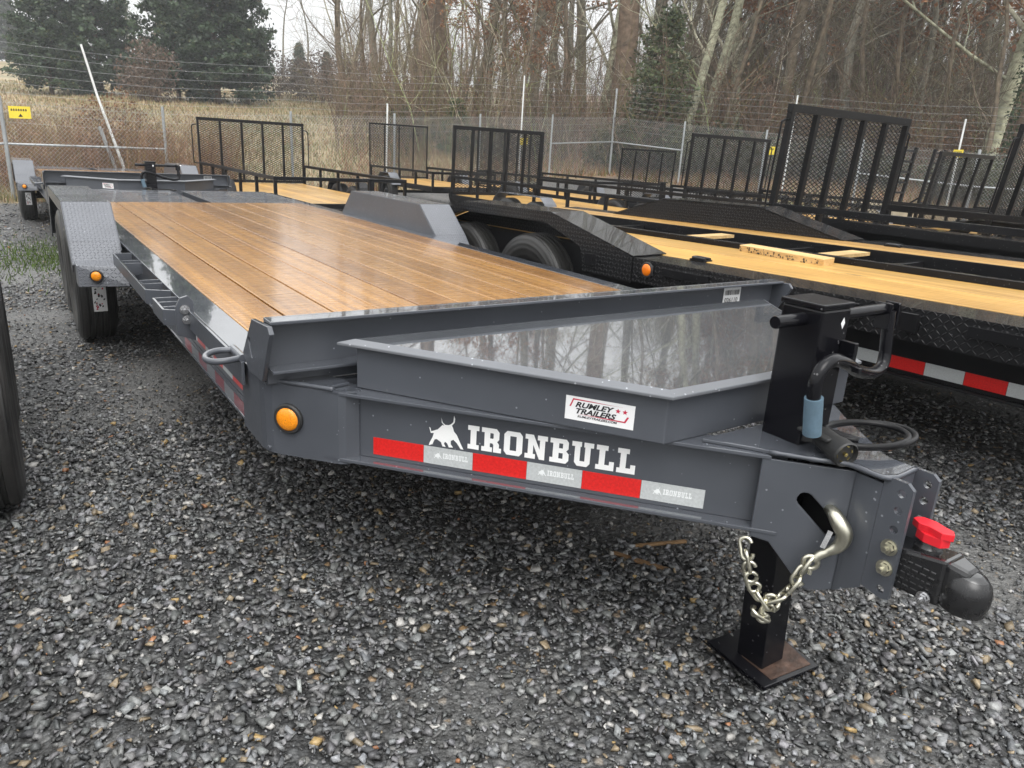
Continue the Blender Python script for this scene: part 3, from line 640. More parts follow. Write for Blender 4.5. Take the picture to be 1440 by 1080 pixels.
    for i in range(0, 46):
        t = 2 * PI * i / 20.0; k = 1 - .10 * (i / 45.0); pts.append((.085 + .125 * k * math.cos(t + 2.2) * .98 + .012 * math.sin(t * .5), -1.005 + .078 * k * math.sin(t + 2.2) - .15 * (.085 + .125 * math.cos(t + 2.2) - .085), .7215 + .0045 * i / 10 + .007 * max(0, math.sin(t * .45))))
    pts += [(-.03, -.955, .748), (-.052, -.965, .745), (-.060, -.985, .742)]
    MB().tube(catmull(pts, 3), .0078, 10).build('electric_cable', 'cable', T, smooth=True)
    ax = Vector((-.30, -.86, -.10)).normalized(); c = Vector((-.052, -.965, .744))
    pl = MB().lathe([(0, .014), (.006, .022), (.02, .025), (.05, .026), (.072, .030), (.100, .031), (.104, .028), (.094, .026), (.094, .001)], c, ax, 24).build('plug', 'rubber_trim', T, smooth='auto')
    e1 = ax.cross(Vector((0, 0, 1))).normalized(); e2 = ax.cross(e1)
    MB().lathe([(.0945, .005), (.101, .0045), (.102, .001)], c, ax, 12).build('plug_pin', 'brass', pl)
    for k in range(6):
        t = k * PI / 3 + .3; d = e1 * math.cos(t) + e2 * math.sin(t); q = e1 * -math.sin(t) + e2 * math.cos(t); p = c + ax * .0948 + d * .0185
        MB().bar(p - q * .004, p + q * .004, .0018, .0018, ax).build('plug_blade', 'brass', pl)
    b = MB(); b.bar(c + e2 * -.012 + Vector((-.028, .03, .0)), c + e2 * -.018 + ax * .06 + Vector((-.016, 0, 0)), .034, .008, e2); b.build('plug_cover', 'rubber_trim', pl, bevel=.003)
    # safety hook and chain
    hk = catmull([(-.074, -1.035, .590), (-.088, -1.060, .590), (-.092, -1.080, .575), (-.086, -1.094, .552), (-.090, -1.090, .522), (-.104, -1.074, .502), (-.116, -1.062, .490), (-.124, -1.055, .476)], 6)
    MB().tube(hk, [.0085 + .0085 * math.sin(PI * min(1, i / 30.)) + .002 for i in range(len(hk))], 12).build('safety_hook', 'gold', T, smooth=True)
    MB().tube([Vector((-.128, -1.052, .470)) + Vector((.656, -.755, 0)) * (.016 * math.cos(t)) + Vector((0, 0, .016 * math.sin(t))) for t in [2 * PI * i / 16 for i in range(17)]], .0062, 8, False).build('hook_eye', 'gold', T, smooth=True)
    MB().bar((-.101, -1.069, .552), (-.117, -1.066, .512), .012, .004, (1, 1, 0)).build('hook_latch', 'zinc', T)
    cpath = catmull([(-.126, -1.053, .474), (-.140, -1.043, .436), (-.152, -1.035, .405), (-.165, -1.015, .366), (-.172, -.998, .352), (-.160, -1.002, .336), (-.178, -.990, .328), (-.166, -1.0, .315), (-.182, -.985, .300), (-.192, -.982, .320), (-.176, -.992, .345), (-.190, -.975, .360), (-.205, -.962, .392), (-.212, -.955, .425), (-.216, -.945, .456), (-.214, -.930, .492)], 14)
    acc = 0; last = cpath[0]; kk = 0; step = .0285
    for i in range(1, len(cpath)):
        acc += (cpath[i] - cpath[i - 1]).length
        if acc >= step:
            acc -= step; d = (cpath[i] - last).normalized(); mid = (cpath[i] + last) / 2; last = cpath[i]
            side = Vector((.66, -.75, 0)) if kk % 2 else Vector((.75, .66, 0)); side = Matrix.Rotation(.5 + kk * .37, 3, d) @ side if kk % 3 == 0 else side
            yv = d.cross(side).normalized(); xv = yv.cross(d).normalized()
            o = link('chain_link', LINK, T); o.matrix_local = Matrix(((xv.x, yv.x, d.x, mid.x), (xv.y, yv.y, d.y, mid.y), (xv.z, yv.z, d.z, mid.z), (0, 0, 0, 1))); kk += 1
    # rub rail, bracket, stake pockets, tie ring and tape, both sides
    for s in (-1, 1):
        MB().box((s * 1.056, .22, .645 if s < 0 else .60), (s * 1.066, 1.02, .716 if s < 0 else .675)).build('rub_rail', 'grey', T, bevel=.002)
        for y in (.30, .62): MB().box((s * 1.0425, y, .652 if s < 0 else .605), (s * 1.0555, y + .010, .70 if s < 0 else .67)).build('rail_spacer', 'grey', T)
        if s < 0: b = MB().prism([(0, -.10), (.062, -.075), (.062, .030), (.045, .062), (.018, .070), (0, .050)], (s * 1.046, .955, .700), (s, 0, 0), (0, 0, 1), (0, 1, 0), .012); br = b.build('bracket_plate', 'grey', T, bevel=.002)
        for dz, dx in (((.020, .030), (-.018, .024)) if s < 0 else ()):
            b = MB(); hexbolt(b, (s * (1.048 + dx), .953, .700 + dz), (0, -1, 0), .012, .014); b.lathe([(0, .007), (.035, .007), (.035, .001)], (s * (1.048 + dx), .967, .700 + dz), (0, 1, 0), 8); b.build('bracket_bolt', 'zinc', br)
        def pocket_rail(y0, y1, divs):
            b = MB(); x0, x1 = 1.0435, 1.135; dz_ = 0 if s < 0 else -.06
            b.hull8([(s * x0, y0 - .055, .640 + dz_), (s * (x1), y0, .640 + dz_), (s * (x1 - .009), y0 + .006, .640 + dz_), (s * x0, y0 - .043, .640 + dz_)], [(s * x0, y0 - .055, .700 + dz_), (s * x1, y0, .700 + dz_), (s * (x1 - .009), y0 + .006, .700 + dz_), (s * x0, y0 - .043, .700 + dz_)])
            b.box((s * (x1 - .009), y0 + .004, .640 + dz_), (s * x1, y1, .700 + dz_)); b.box((s * x0, y1 - .008, .640 + dz_), (s * (x1 - .0092), y1, .700 + dz_))
            for d in divs: b.box((s * x0, d, .640 + dz_), (s * (x1 - .0092), d + .008, .699 + dz_)); b.box((s * x0, d + .09, .640 + dz_), (s * (x1 - .0092), d + .098, .699 + dz_))
            b.build('stake_pocket_rail', 'grey', T, bevel=.0015)
        pocket_rail(1.48, 2.55, (1.62, 2.20)); pocket_rail(1.07, 1.30, (1.12,))
        for k in range(8):
            y = .36 + .14 * k; MB().box((s * .9952, y, .532), (s * .9962, y + .139, .582)).build('reflective_tape', 'tape_w' if k % 2 == 0 else 'tape_r', T)
        ring = catmull([(s * 1.055, .335, .722), (s * 1.10, .345, .722), (s * 1.135, .325, .720), (s * 1.148, .285, .718), (s * 1.135, .248, .718), (s * 1.10, .235, .720), (s * 1.055, .245, .722)], 6)
        tr = MB().tube(ring, .0095, 12).build('tie_ring', 'grey', T, smooth='auto')
        MB().tube([(s * 1.056, .23, .7225), (s * 1.056, .35, .7225)], .013, 12).build('ring_sleeve', 'grey', tr, smooth='auto')
    # fenders and wheels
    for s in (-1, 1):
        xi, xo = s * 1.050, s * 1.302
        prof = [(2.90, .585), (3.02, .700), (3.28, .900), (4.64, .900), (4.86, .700), (4.97, .520)]
        b = MB(); t = .006
        for (y0, z0), (y1, z1) in zip(prof[:-1], prof[1:]):
            d = Vector((0, y1 - y0, z1 - z0)).normalized(); nn = Vector((0, -d.z, d.y)) * t
            b.hull8([(xi, y0, z0), (xo, y0, z0), (xo, y0 + nn.y, z0 + nn.z), (xi, y0 + nn.y, z0 + nn.z)], [(xi, y1, z1), (xo, y1, z1), (xo, y1 + nn.y, z1 + nn.z), (xi, y1 + nn.y, z1 + nn.z)])
        fd = b.build('fender', 'grey_d', T, uv='box')
        lip = [(y, z + .004) for y, z in prof] + [(4.91, .500), (4.80, .670), (4.60, .835), (3.32, .835), (3.08, .66), (2.95, .540)]
        MB().prism(lip, (xo, 0, 0), (0, 1, 0), (0, 0, 1), (s, 0, 0), .006).build('fender_lip', 'grey', fd)
        MB().prism([(2.97, .655), (3.02, .700), (3.28, .900), (4.64, .900), (4.86, .700), (4.90, .655)], (s * 1.0435, 0, 0), (0, 1, 0), (0, 0, 1), (s, 0, 0), .006).build('fender_inner_panel', 'grey', fd)
        bxm = MB(); bxm.hull8([(s * 1.05, 2.70, .490), (s * 1.295, 2.80, .480), (s * 1.295, 2.93, .480), (s * 1.05, 2.93, .490)], [(s * 1.05, 2.74, .590), (s * 1.295, 2.81, .600), (s * 1.295, 2.93, .612), (s * 1.05, 2.93, .612)])
        fb = bxm.build('fender_step', 'grey_d', T, uv='box', bevel=.004)
        nrm = Vector((-s * .30, -1, 0)).normalized() if s < 0 else Vector((-.30, -1, 0)).normalized(); nrm = Vector((-.37, -1, .03)).normalized() if s < 0 else Vector((.37, -1, .03)).normalized()
        marker(T, (s * 1.205, 2.762, .545), nrm, .027)
        for y in (3.60, 4.42):
            z = .385 + float(gz(s * 1.17, y)) - .006
            wheel(T, (s * 1.178, y, z), s)
        MB().lathe([(-.16, .04), (.16, .04)], (s * 1.0, 3.60, .36), (1, 0, 0), 12).build('axle_end', 'black', T)
        MB().box((s * 1.075, 3.2145, .30), (s * 1.165, 3.2165, .50)) if False else None
    lbl = MB().prism([(0, 0), (.075, 0), (.075, .185), (0, .185)], (-1.205, 3.2290, .245), (1, 0, 0), (0, -.14, 1), (0, -1, 0), .002).build('tyre_label', 'white', T)
    for k in range(26):
        a, c = random.uniform(.004, .058), random.uniform(.01, .165); MB().flat([[(a, c), (a + random.uniform(.004, .014), c + .002), (a + random.uniform(.003, .012), c + random.uniform(.006, .018)), (a, c + .008)]], (-1.205, 3.2255, .245), (1, 0, 0), (0, -.14, 1)).build('label_print', 'ink' if k % 4 else 'redink', lbl)
    MB().box((-1.02, 3.57, .33), (1.02, 3.63, .39)).build('axle', 'black', T); MB().box((-1.02, 4.39, .33), (1.02, 4.45, .39)).build('axle', 'black', T)
    for y in (3.2, 4.0, 4.8): MB().box((-.96, y, .36), (-.90, y + .12, .50)).build('spring_hanger', 'black', T); MB().box((.90, y, .36), (.96, y + .12, .50)).build('spring_hanger', 'black', T)
    # tail ramps lying flat, slotted tread plate
    for x0, x1 in ((-.975, -.055), (.065, .985)):
        loops = [[(x0, 5.72), (x1, 5.72), (x1, 7.22), (x0, 7.22)]]
        for k in range(6):
            yy = 5.88 + k * .22
            for sg in (0, 1):
                xx = x0 + .06 + .02 * k if sg == 0 else x1 - .34 - .02 * k
                if xx > x0 + .02 and xx + .26 < x1 - .02: loops.append([(xx, yy), (xx + .25, yy + (.05 if sg else -.05)), (xx + .25, yy + .085 + (.05 if sg else -.05)), (xx, yy + .085)])
        rp = prism_h(loops, (0, 0, .694), (1, 0, 0), (0, 1, 0), (0, 0, 1), .008).build('ramp', 'grey_d', T, uv='box')
        b = MB()
        for xa in (x0 + .01, x1 - .04): b.box((xa, 5.72, .60), (xa + .03, 7.22, .6935))
        for yy in (5.75, 6.4, 7.15): b.box((x0 + .041, yy, .61), (x1 - .041, yy + .03, .69))
        b.build('ramp_frame', 'grey', rp); MB().box((x0 + .045, 5.79, .600), (x1 - .045, 7.14, .606)).build('ramp_shade_sheet', 'black', rp)  # black sheet added below the slots to paint the shade seen through them
    MB().box((-.984, 7.12, .50), (.984, 7.2, .69)).build('rear_bumper', 'grey', T, bevel=.002)
    MB().box((-.03, 7.225, .62), (.04, 7.24, .68)).build('tail_lamp', 'redlens', T)
    return T
T1 = grey_trailer()
T2 = copy_tree(T1); T2.location = (-.12, 8.66, -.075); T2.rotation_euler = (-math.radians(.8), 0, 0)
T2['label'] = 'second grey equipment trailer, parked nose-up against the ramps of the lettered grey trailer'
T1['label'] = 'dark grey equipment trailer with wet plank deck, black jack and white lettering on its tongue'
# ------------------------------------------------------------------ black car hauler beside it
def black_hauler():
    yaw, pit, rol = .0353, .0171, .0161
    d = Vector((math.sin(yaw) * math.cos(pit), -math.cos(yaw) * math.cos(pit), math.sin(pit))); l = Vector((math.cos(yaw), math.sin(yaw), math.tan(rol))).normalized()
    y = (-d).normalized(); z = l.cross(y).normalized(); x = y.cross(z)
    o = Vector((1.4618, 1.5, 0)) + (z * -.77 + Vector((0, 0, .7695)))
    mw = Matrix(((x.x, y.x, z.x, o.x), (x.y, y.y, z.y, o.y), (x.z, y.z, z.z, o.z), (0, 0, 0, 1)))
    B = thing('car_hauler', 'long black trailer with split yellow plank deck and tread plate fenders', 'trailer', mat=mw)
    D = .77; Wd = 2.52; y0, y1 = -3.2, 3.3
    # diamond side strips with folded side face
    for s, xa, xb in ((0, 0, .25), (1, 2.27, Wd)):
        for ya, yb in ((y0, -.172), (2.382, y1)): MB().box((xa, ya, D - .008), (xb, yb, D)).build('side_plate', 'black_d', B, uv='box')
        if s == 0: MB().prism([(y0, D - .0085), (-.171, D - .0085), (-.171, D - .145), (-.9, D - .13), (y0, D - .16)], (.0, 0, 0), (0, 1, 0), (0, 0, 1), (1, 0, 0), .006).build('side_skirt', 'black_d', B, uv='box')
        else: b = MB(); b.box((xb - .006, y0, D - .16), (xb, y1, D - .0085)); b.build('side_skirt', 'black_d', B, uv='box')
    for xs in (.165, 2.34):
        b = MB(); b.box((xs, y0, .44), (xs + .02, y1, D - .0085)); b.box((xs - .03, y0, .43), (xs + .05, y1, .44)); b.build('side_beam', 'black', B, bevel=.002)
    for k in range(12):      # reflective tape on the beam
        ya = -1.02 - k * .165; MB().box((.1630, ya, .458), (.1642, ya - .163, .515)).build('reflective_tape', 'tape_r' if k % 2 == 0 else 'tape_w', B)
    for ya in (.16, -1.60, -1.86, -2.45):
        MB().box((-.022, ya, D - .10), (-.001, ya + .075, D - .02)).build('stake_pocket', 'black', B, bevel=.003)
    for ya, yb in ((-.42, -.75), (-1.02, -1.32), (-2.05, -2.36)): MB().box((-.016, ya, D - .075), (-.004, yb, D - .028)).build('rub_rail', 'black', B, bevel=.002)
    # planks
    for xa, xb, n in ((.254, .998, 4), (1.914, 2.266, 2)):
        w = (xb - xa) / n
        for i in range(n): o_ = MB().box((0, 0, 0), (w - .004, y1 - y0 - .02, .040)).build('plank', 'ydeck', B, bevel=.003); o_.location = (xa + w * i, y0 + .01, D - .038 + random.uniform(-.002, .001))
    # raised beam, recess with cross members
    b = MB(); b.box((1.0, y0, D - .10), (1.012, y1, D + .038)); b.box((1.012, y0, D + .030), (1.050, y1, D + .038)); b.build('centre_beam', 'black', B, bevel=.002)
    b = MB(); b.box((1.900, y0, D - .14), (1.912, y1, D + .004)); b.box((1.860, y0, D - .148), (1.912, y1, D - .1405)); b.build('centre_beam', 'black', B, bevel=.002)
    for ya in (-2.6, -1.75, -.95, -.15, .75, 1.6, 2.5): MB().box((1.013, ya, D - .10), (1.899, ya + .05, D - .03)).build('cross_member', 'black', B, bevel=.002)
    MB().box((1.013, y0, D - .20), (1.899, y1, D - .19)).build('belly_plate', 'black', B)
    for ya in (-.62, .52): MB().box((1.25, ya, D - .029), (1.82, ya + .13, D - .006)).build('spacer_board', 'cutwood', B)
    # fenders
    for s, xa, xb in ((-1, 0, .285), (1, 2.235, Wd)):
        prof = [(-.17, D + .003), (.62, D + .195), (1.70, D + .195), (2.38, D + .003)]
        b = MB(); t = .006
        for (ya, za), (yb, zb) in zip(prof[:-1], prof[1:]):
            dd = Vector((0, yb - ya, zb - za)).normalized(); nn = Vector((0, -dd.z, dd.y)) * t
            b.hull8([(xa, ya, za), (xb, ya, za), (xb, ya + nn.y, za + nn.z), (xa, ya + nn.y, za + nn.z)], [(xa, yb, zb), (xb, yb, zb), (xb, yb + nn.y, zb + nn.z), (xa, yb + nn.y, zb + nn.z)])
        fd = b.build('fender', 'black_d', B, uv='box')
        xo = xa if s < 0 else xb; xin = xb if s < 0 else xa
        lip = [(-.17, D), (.62, D + .198), (1.70, D + .198), (2.38, D), (2.38, D - .06), (2.28, D - .04), (1.72, D + .125), (.66, D + .130), (.30, D + .01), (.262, D - .14), (-.17, D - .15)]
        MB().prism(lip, (xo + s * .0072, 0, 0), (0, 1, 0), (0, 0, 1), (-s, 0, 0), .006).build('fender_side', 'black_d', fd, uv='box')
        MB().prism([(-.17, D - .04), (-.17, D), (.62, D + .19), (1.70, D + .19), (2.38, D), (2.38, D - .04)], (xin, 0, 0), (0, 1, 0), (0, 0, 1), (s, 0, 0), .005).build('fender_inner', 'black_d', fd, uv='box')
        for yy in (.90, 1.78):
            wl = wheel(B, (.122 if s < 0 else Wd - .135, yy, .40), s, RMB, TY); wl.scale = (1.02, 1.04, 1.04)
        MB().box((min(xin, xo) + .02 if s < 0 else xin + .012, .35, .45), ((xin - .012) if s < 0 else xo - .02, 2.2, .452)) if False else None
    MB().box((.2455, -.16, .40), (.2515, 2.37, D - .0005)).build('wheel_well_wall', 'black', B)
    MB().box((2.25, .30, .40), (2.258, 2.3, D - .0085)).build('wheel_well_wall', 'black', B)
    for yy in (.90, 1.78): MB().box((.20, yy - .03, .37), (2.32, yy + .03, .43)).build('axle', 'black', B)
    marker(B, (-.0075, -.305, D - .055), (-1, 0, 0), .036, 'orange')
    MB().box((.2605, 1.12, .60), (.2612, 1.26, .75)).build('axle_label', 'white', B)
    for xx, ya in ((.275, -.45), (.28, -2.2), (2.26, -.55)):
        o_ = MB(); o_.box((xx - .03, ya - .06, D + .001), (xx + .03, ya + .06, D + .010)); o_.tube(catmull([(xx - .022, ya - .05, D + .014), (xx - .02, ya + .04, D + .016), (xx + .02, ya + .04, D + .016), (xx + .022, ya - .05, D + .014)], 5), .009, 8); o_.build('tie_ring', 'black', B, bevel=.001)
    b = MB(); b.bar((.4, y0, .56), (1.24, y0 - 1.4, .56), .08, .15); b.bar((2.1, y0, .56), (1.28, y0 - 1.4, .56), .08, .15); b.build('tongue', 'black', B, bevel=.003)
    b = MB(); b.box((1.20, y0 - 1.2, .04), (1.31, y0 - 1.09, 1.0)); b.box((1.12, y0 - 1.26, .01), (1.39, y0 - 1.03, .04)); b.build('jack', 'jack', B, bevel=.004)
    return B
B = black_hauler()
bo = Vector((2.47, 1.28, .7695 + .005)); ub = Vector((.74, -.67, 0)).normalized() if False else Vector((-.12, -.76, .012)).normalized()
blk = MB(); sd_ = Vector((.83, .12, .016)).normalized() * .135; up_ = Vector((0, 0, .044)); Lb = ub * .70
pbk = [Vector((2.42, 1.30, .776)), ]
q0 = Vector((2.375, 1.30, .7845)); blk.hull8([q0, q0 + Lb, q0 + Lb + sd_, q0 + sd_], [q0 + up_, q0 + Lb + up_, q0 + Lb + sd_ + up_, q0 + sd_ + up_])
blk = blk.build('lumber_block', 'cutwood', None, bevel=.003); tag(blk, 'short pale lumber offcut with stencilled side lying on the split plank deck', 'board')
for k in range(60):
    a = random.uniform(.0, .66); c = random.uniform(.004, .034); w = random.uniform(.004, .016); h = random.uniform(.003, .012)
    nrm = -sd_.normalized(); oo = q0 + ub * a + Vector((0, 0, c)) + nrm * .0012
    MB().flat([[(0, 0), (w, 0), (w * .8, h), (w * .1, h)]], oo, ub, (0, 0, 1)).build('stencil_mark', 'ink', blk)

# ------------------------------------------------------------------ black trailer at the left edge of the lane
L3 = thing('flatbed_trailer', 'black flatbed trailer with bare tyres beside the gravel lane', 'trailer', (-1.640, 1.20, 0))
for yy in (0.0, .86): wheel(L3, (-.112, yy, .385 + float(gz(-1.8, 1.22 + yy)) - .006), 1, RMB); wheel(L3, (-2.15, yy, .379), -1, RMB)
b = MB(); b.box((-.235, -.50, .84), (-.005, 1.36, .848)); b.box((-.010, -.50, .79), (-.0045, 1.36, .8395)); b.build('fender', 'black_d', L3, uv='box')
for xs in (-.40, -1.95): MB().box((xs, -2.6, .50), (xs + .10, 3.4, .70)).build('side_beam', 'black', L3, bevel=.003)
for k in range(8): MB().box((-1.84 + k * .18, -2.55, .702), (-1.664 + k * .18, 3.35, .742)).build('plank', 'deck', L3, bevel=.003)
b = MB(); b.box((-.30, -.50, .70), (-.236, 1.36, .848)); b.build('fender_inner', 'black', L3)
for yy in (0.0, .86): MB().box((-2.1, yy - .03, .35), (-.2, yy + .03, .41)).build('axle', 'black', L3)
marker(L3, (-.004, .2, .815), (1, 0, 0), .022, 'redlens')

# ------------------------------------------------------------------ utility trailers with mesh gates
def strands(b, w, h, px_, slope, r, o, u, v):     # diamond mesh clipped to w x h
    o = Vector(o); u = Vector(u); v = Vector(v)
    n = int((w + h / slope) / px_) + 2
    for sg in (1, -1):
        for i in range(n):
            if sg > 0: x0 = -h / slope + i * px_; pts = [(x0, 0), (x0 + h / slope, h)]
            else: x0 = i * px_; pts = [(x0, 0), (x0 - h / slope, h)]
            (xa, za), (xb, zb) = pts; t0, t1 = 0., 1.; dx = xb - xa
            for lim, sgn in ((0, 1), (w, -1)):
                f0 = (xa - lim) * sgn; f1 = (xb - lim) * sgn
                if f0 < 0 and f1 < 0: t0 = 2; break
                if f0 < 0: t0 = max(t0, f0 / (f0 - f1))
                elif f1 < 0: t1 = min(t1, f0 / (f0 - f1))
            if t0 >= t1 - 1e-3: continue
            p = o + u * (xa + dx * t0) + v * (za + (zb - za) * t0); q = o + u * (xa + dx * t1) + v * (za + (zb - za) * t1)
            b.bar(p, q, r, r, u.cross(v))
def mesh_gate(root, w, h, panels, z0, lean=0., handles=True, bar=.045, mesh='black', fine=.080):
    vv_ = Vector((0, math.sin(lean), math.cos(lean))); o = Vector((0, .03, z0)); u = Vector((1, 0, 0))
    b = MB(); b.bar(o + vv_ * h, o + u * w + vv_ * h, bar, bar * 1.2, vv_); b.bar(o + vv_ * .02, o + u * w + vv_ * .02, bar, bar, vv_)
    for x in (bar / 2, w - bar / 2): b.bar(o + u * x + vv_ * .02, o + u * x + vv_ * h, bar * .98, bar * .8, u)
    g = b.build('gate_frame', 'black', root, bevel=.002)
    for i in range(1, panels):
        x = bar / 2 + (w - bar) * i / panels; MB().bar(o + u * x + vv_ * .043, o + u * x + vv_ * (h - .028), bar * (1 if i in (0, panels) else .85), bar * .8, u).build('gate_upright', 'black', g)
    mb = MB(); strands(mb, w - .05, h - .05, fine, .5, .0062, o + u * .025 + vv_ * .03 + Vector((0, .028, 0)), u, vv_); mb.build('gate_mesh', mesh, g, kind='stuff')
    if handles:
        for x, sx in ((0, -1), (w, 1)):
            q = o + u * x; MB().tube(catmull([q + vv_ * (h - .10), q + u * (sx * .07) + vv_ * (h - .12), q + u * (sx * .085) + vv_ * (h - .2), q + u * (sx * .085) + vv_ * (h * .35), q + u * (sx * .07) + vv_ * (h * .30), q + vv_ * (h * .29)], 5), .010, 8).build('gate_handle', 'black', g, smooth=True)
    return g
def utility(label, X0, Yr, w, L, h, panels, deck=.56, rail=.90, lean=0., posts=5, handles=True, bar=.045, gate=True, wood='ydeck', z=None, fend='grey_d', rz=0, wheels=1, fine=.080, group=None):
    zg = float(gz(X0 + w / 2, Yr - L / 2)) if z is None else z
    U = thing('utility_trailer', label, 'trailer', (X0, Yr, zg), rz, group)
    b = MB()
    for x in (0, w - .05): b.box((x, -L, deck - .10), (x + .05, 0, deck))
    b.box((.05, -.05, deck - .10), (w - .05, 0, deck)); b.box((.05, -L, deck - .10), (w - .05, -L + .05, deck)); fr = b.build('frame', 'black', U, bevel=.003)
    n = max(5, int(round((w - .12) / .19))); pw = (w - .12) / n
    for i in range(n): o_ = MB().box((0, 0, 0), (pw - .006, L - .11, .035)).build('plank', wood, U); o_.location = (.06 + pw * i, -L + .055, deck - .034)
    for x in (0, w - .045):
        MB().box((x, -L, rail - .05), (x + .045, 0, rail)).build('top_rail', 'black', U, bevel=.003)
        for i in range(posts): yy = -L + (L - .045) * i / (posts - 1); MB().box((x + .002, yy, deck + .0005), (x + .043, yy + .042, rail - .0505)).build('rail_post', 'black', U)
    MB().box((.046, -L, rail - .05), (w - .046, -L + .045, rail - .0005)).build('front_rail', 'black', U, bevel=.003)
    if gate: mesh_gate(U, w, h, panels, deck + .01, lean, handles, bar, fine=fine)
    ym = -L * .42; axs = (ym - .37, ym + .37) if wheels == 2 else (ym,)
    for s, x in ((-1, -.13), (1, w + .13)):
        for yy in axs: wheel(U, (x, yy, .338), s, RMS, TYS)
        xa, xb = sorted((x - .11, x + .11)); ya, yb = axs[0] - .42, axs[-1] + .42
        prof = [(ya, .50), (ya + .10, .66), (ya + .22, .745), (yb - .22, .745), (yb - .10, .66), (yb, .50)]; fb = MB()
        for (y0, z0), (y1, z1) in zip(prof[:-1], prof[1:]):
            d = Vector((0, y1 - y0, z1 - z0)).normalized(); nn = Vector((0, -d.z, d.y)) * .005
            fb.hull8([(xa, y0, z0), (xb, y0, z0), (xb, y0 + nn.y, z0 + nn.z), (xa, y0 + nn.y, z0 + nn.z)], [(xa, y1, z1), (xb, y1, z1), (xb, y1 + nn.y, z1 + nn.z), (xa, y1 + nn.y, z1 + nn.z)])
        fb.build('fender', fend, U, uv='box')
    for yy in axs: MB().box((-.05, yy - .03, .31), (w + .05, yy + .03, .37)).build('axle', 'black', U)
    b = MB(); b.bar((.25, -L, deck - .06), (w / 2 - .03, -L - 1.15, deck - .06), .05, .09); b.bar((w - .25, -L, deck - .06), (w / 2 + .03, -L - 1.15, deck - .06), .05, .09); b.build('tongue', 'black', U, bevel=.003)
    b = MB(); b.box((w / 2 - .035, -L - 1.0, .02), (w / 2 + .035, -L - .93, .95)); b.box((w / 2 - .10, -L - 1.06, .0), (w / 2 + .10, -L - .86, .02)); b.tube([(w / 2 - .12, -L - .965, .96), (w / 2 + .1, -L - .965, .96)], .012, 8); b.build('jack', 'black', U)
    return U
u1 = utility('black utility trailer with tall mesh gate, parked against the second grey trailer', 1.47, 13.05, 1.98, 4.6, 1.10, 5, rail=.92, lean=.0, posts=6, fend='black_d', wheels=2)
u2 = utility('narrow black utility trailer with four-panel gate, standing closest to the chain link fence', 5.75, 15.2, 1.55, 3.2, 1.22, 4, bar=.03, rail=.86, handles=False)
u3 = utility('black utility trailer with wide uprights in its gate, grey tread fenders over paired wheels', 5.23, 10.25, 1.98, 6.0, 1.16, 5, rail=.90, posts=8, handles=False, bar=.055, wheels=2, lean=-.03)
u3b = utility('black utility trailer whose gate shows through the wide-barred gate before it', 7.72, 13.5, 1.90, 4.2, 1.24, 5, rail=.90, handles=False)
u4 = utility('low black utility trailer with four-panel gate beside the grey corner post of the fence', 8.95, 9.9, 1.55, 3.0, .98, 4, bar=.03, rail=.88, handles=False, lean=-.05)
u5 = utility('black utility trailer with leaning five-panel gate and hooped side handle', 7.84, 7.0, 1.98, 4.8, 1.16, 5, rail=.90, lean=-.05, posts=6)
u6 = utility('black trailer with big leaning gate right behind the far tread plate fender', 4.66, 2.87, 2.1, 5.2, 1.27, 5, deck=.60, rail=.96, lean=-.06, posts=6, bar=.06, wheels=0 or 1, fend='black_d', fine=.058) if False else None
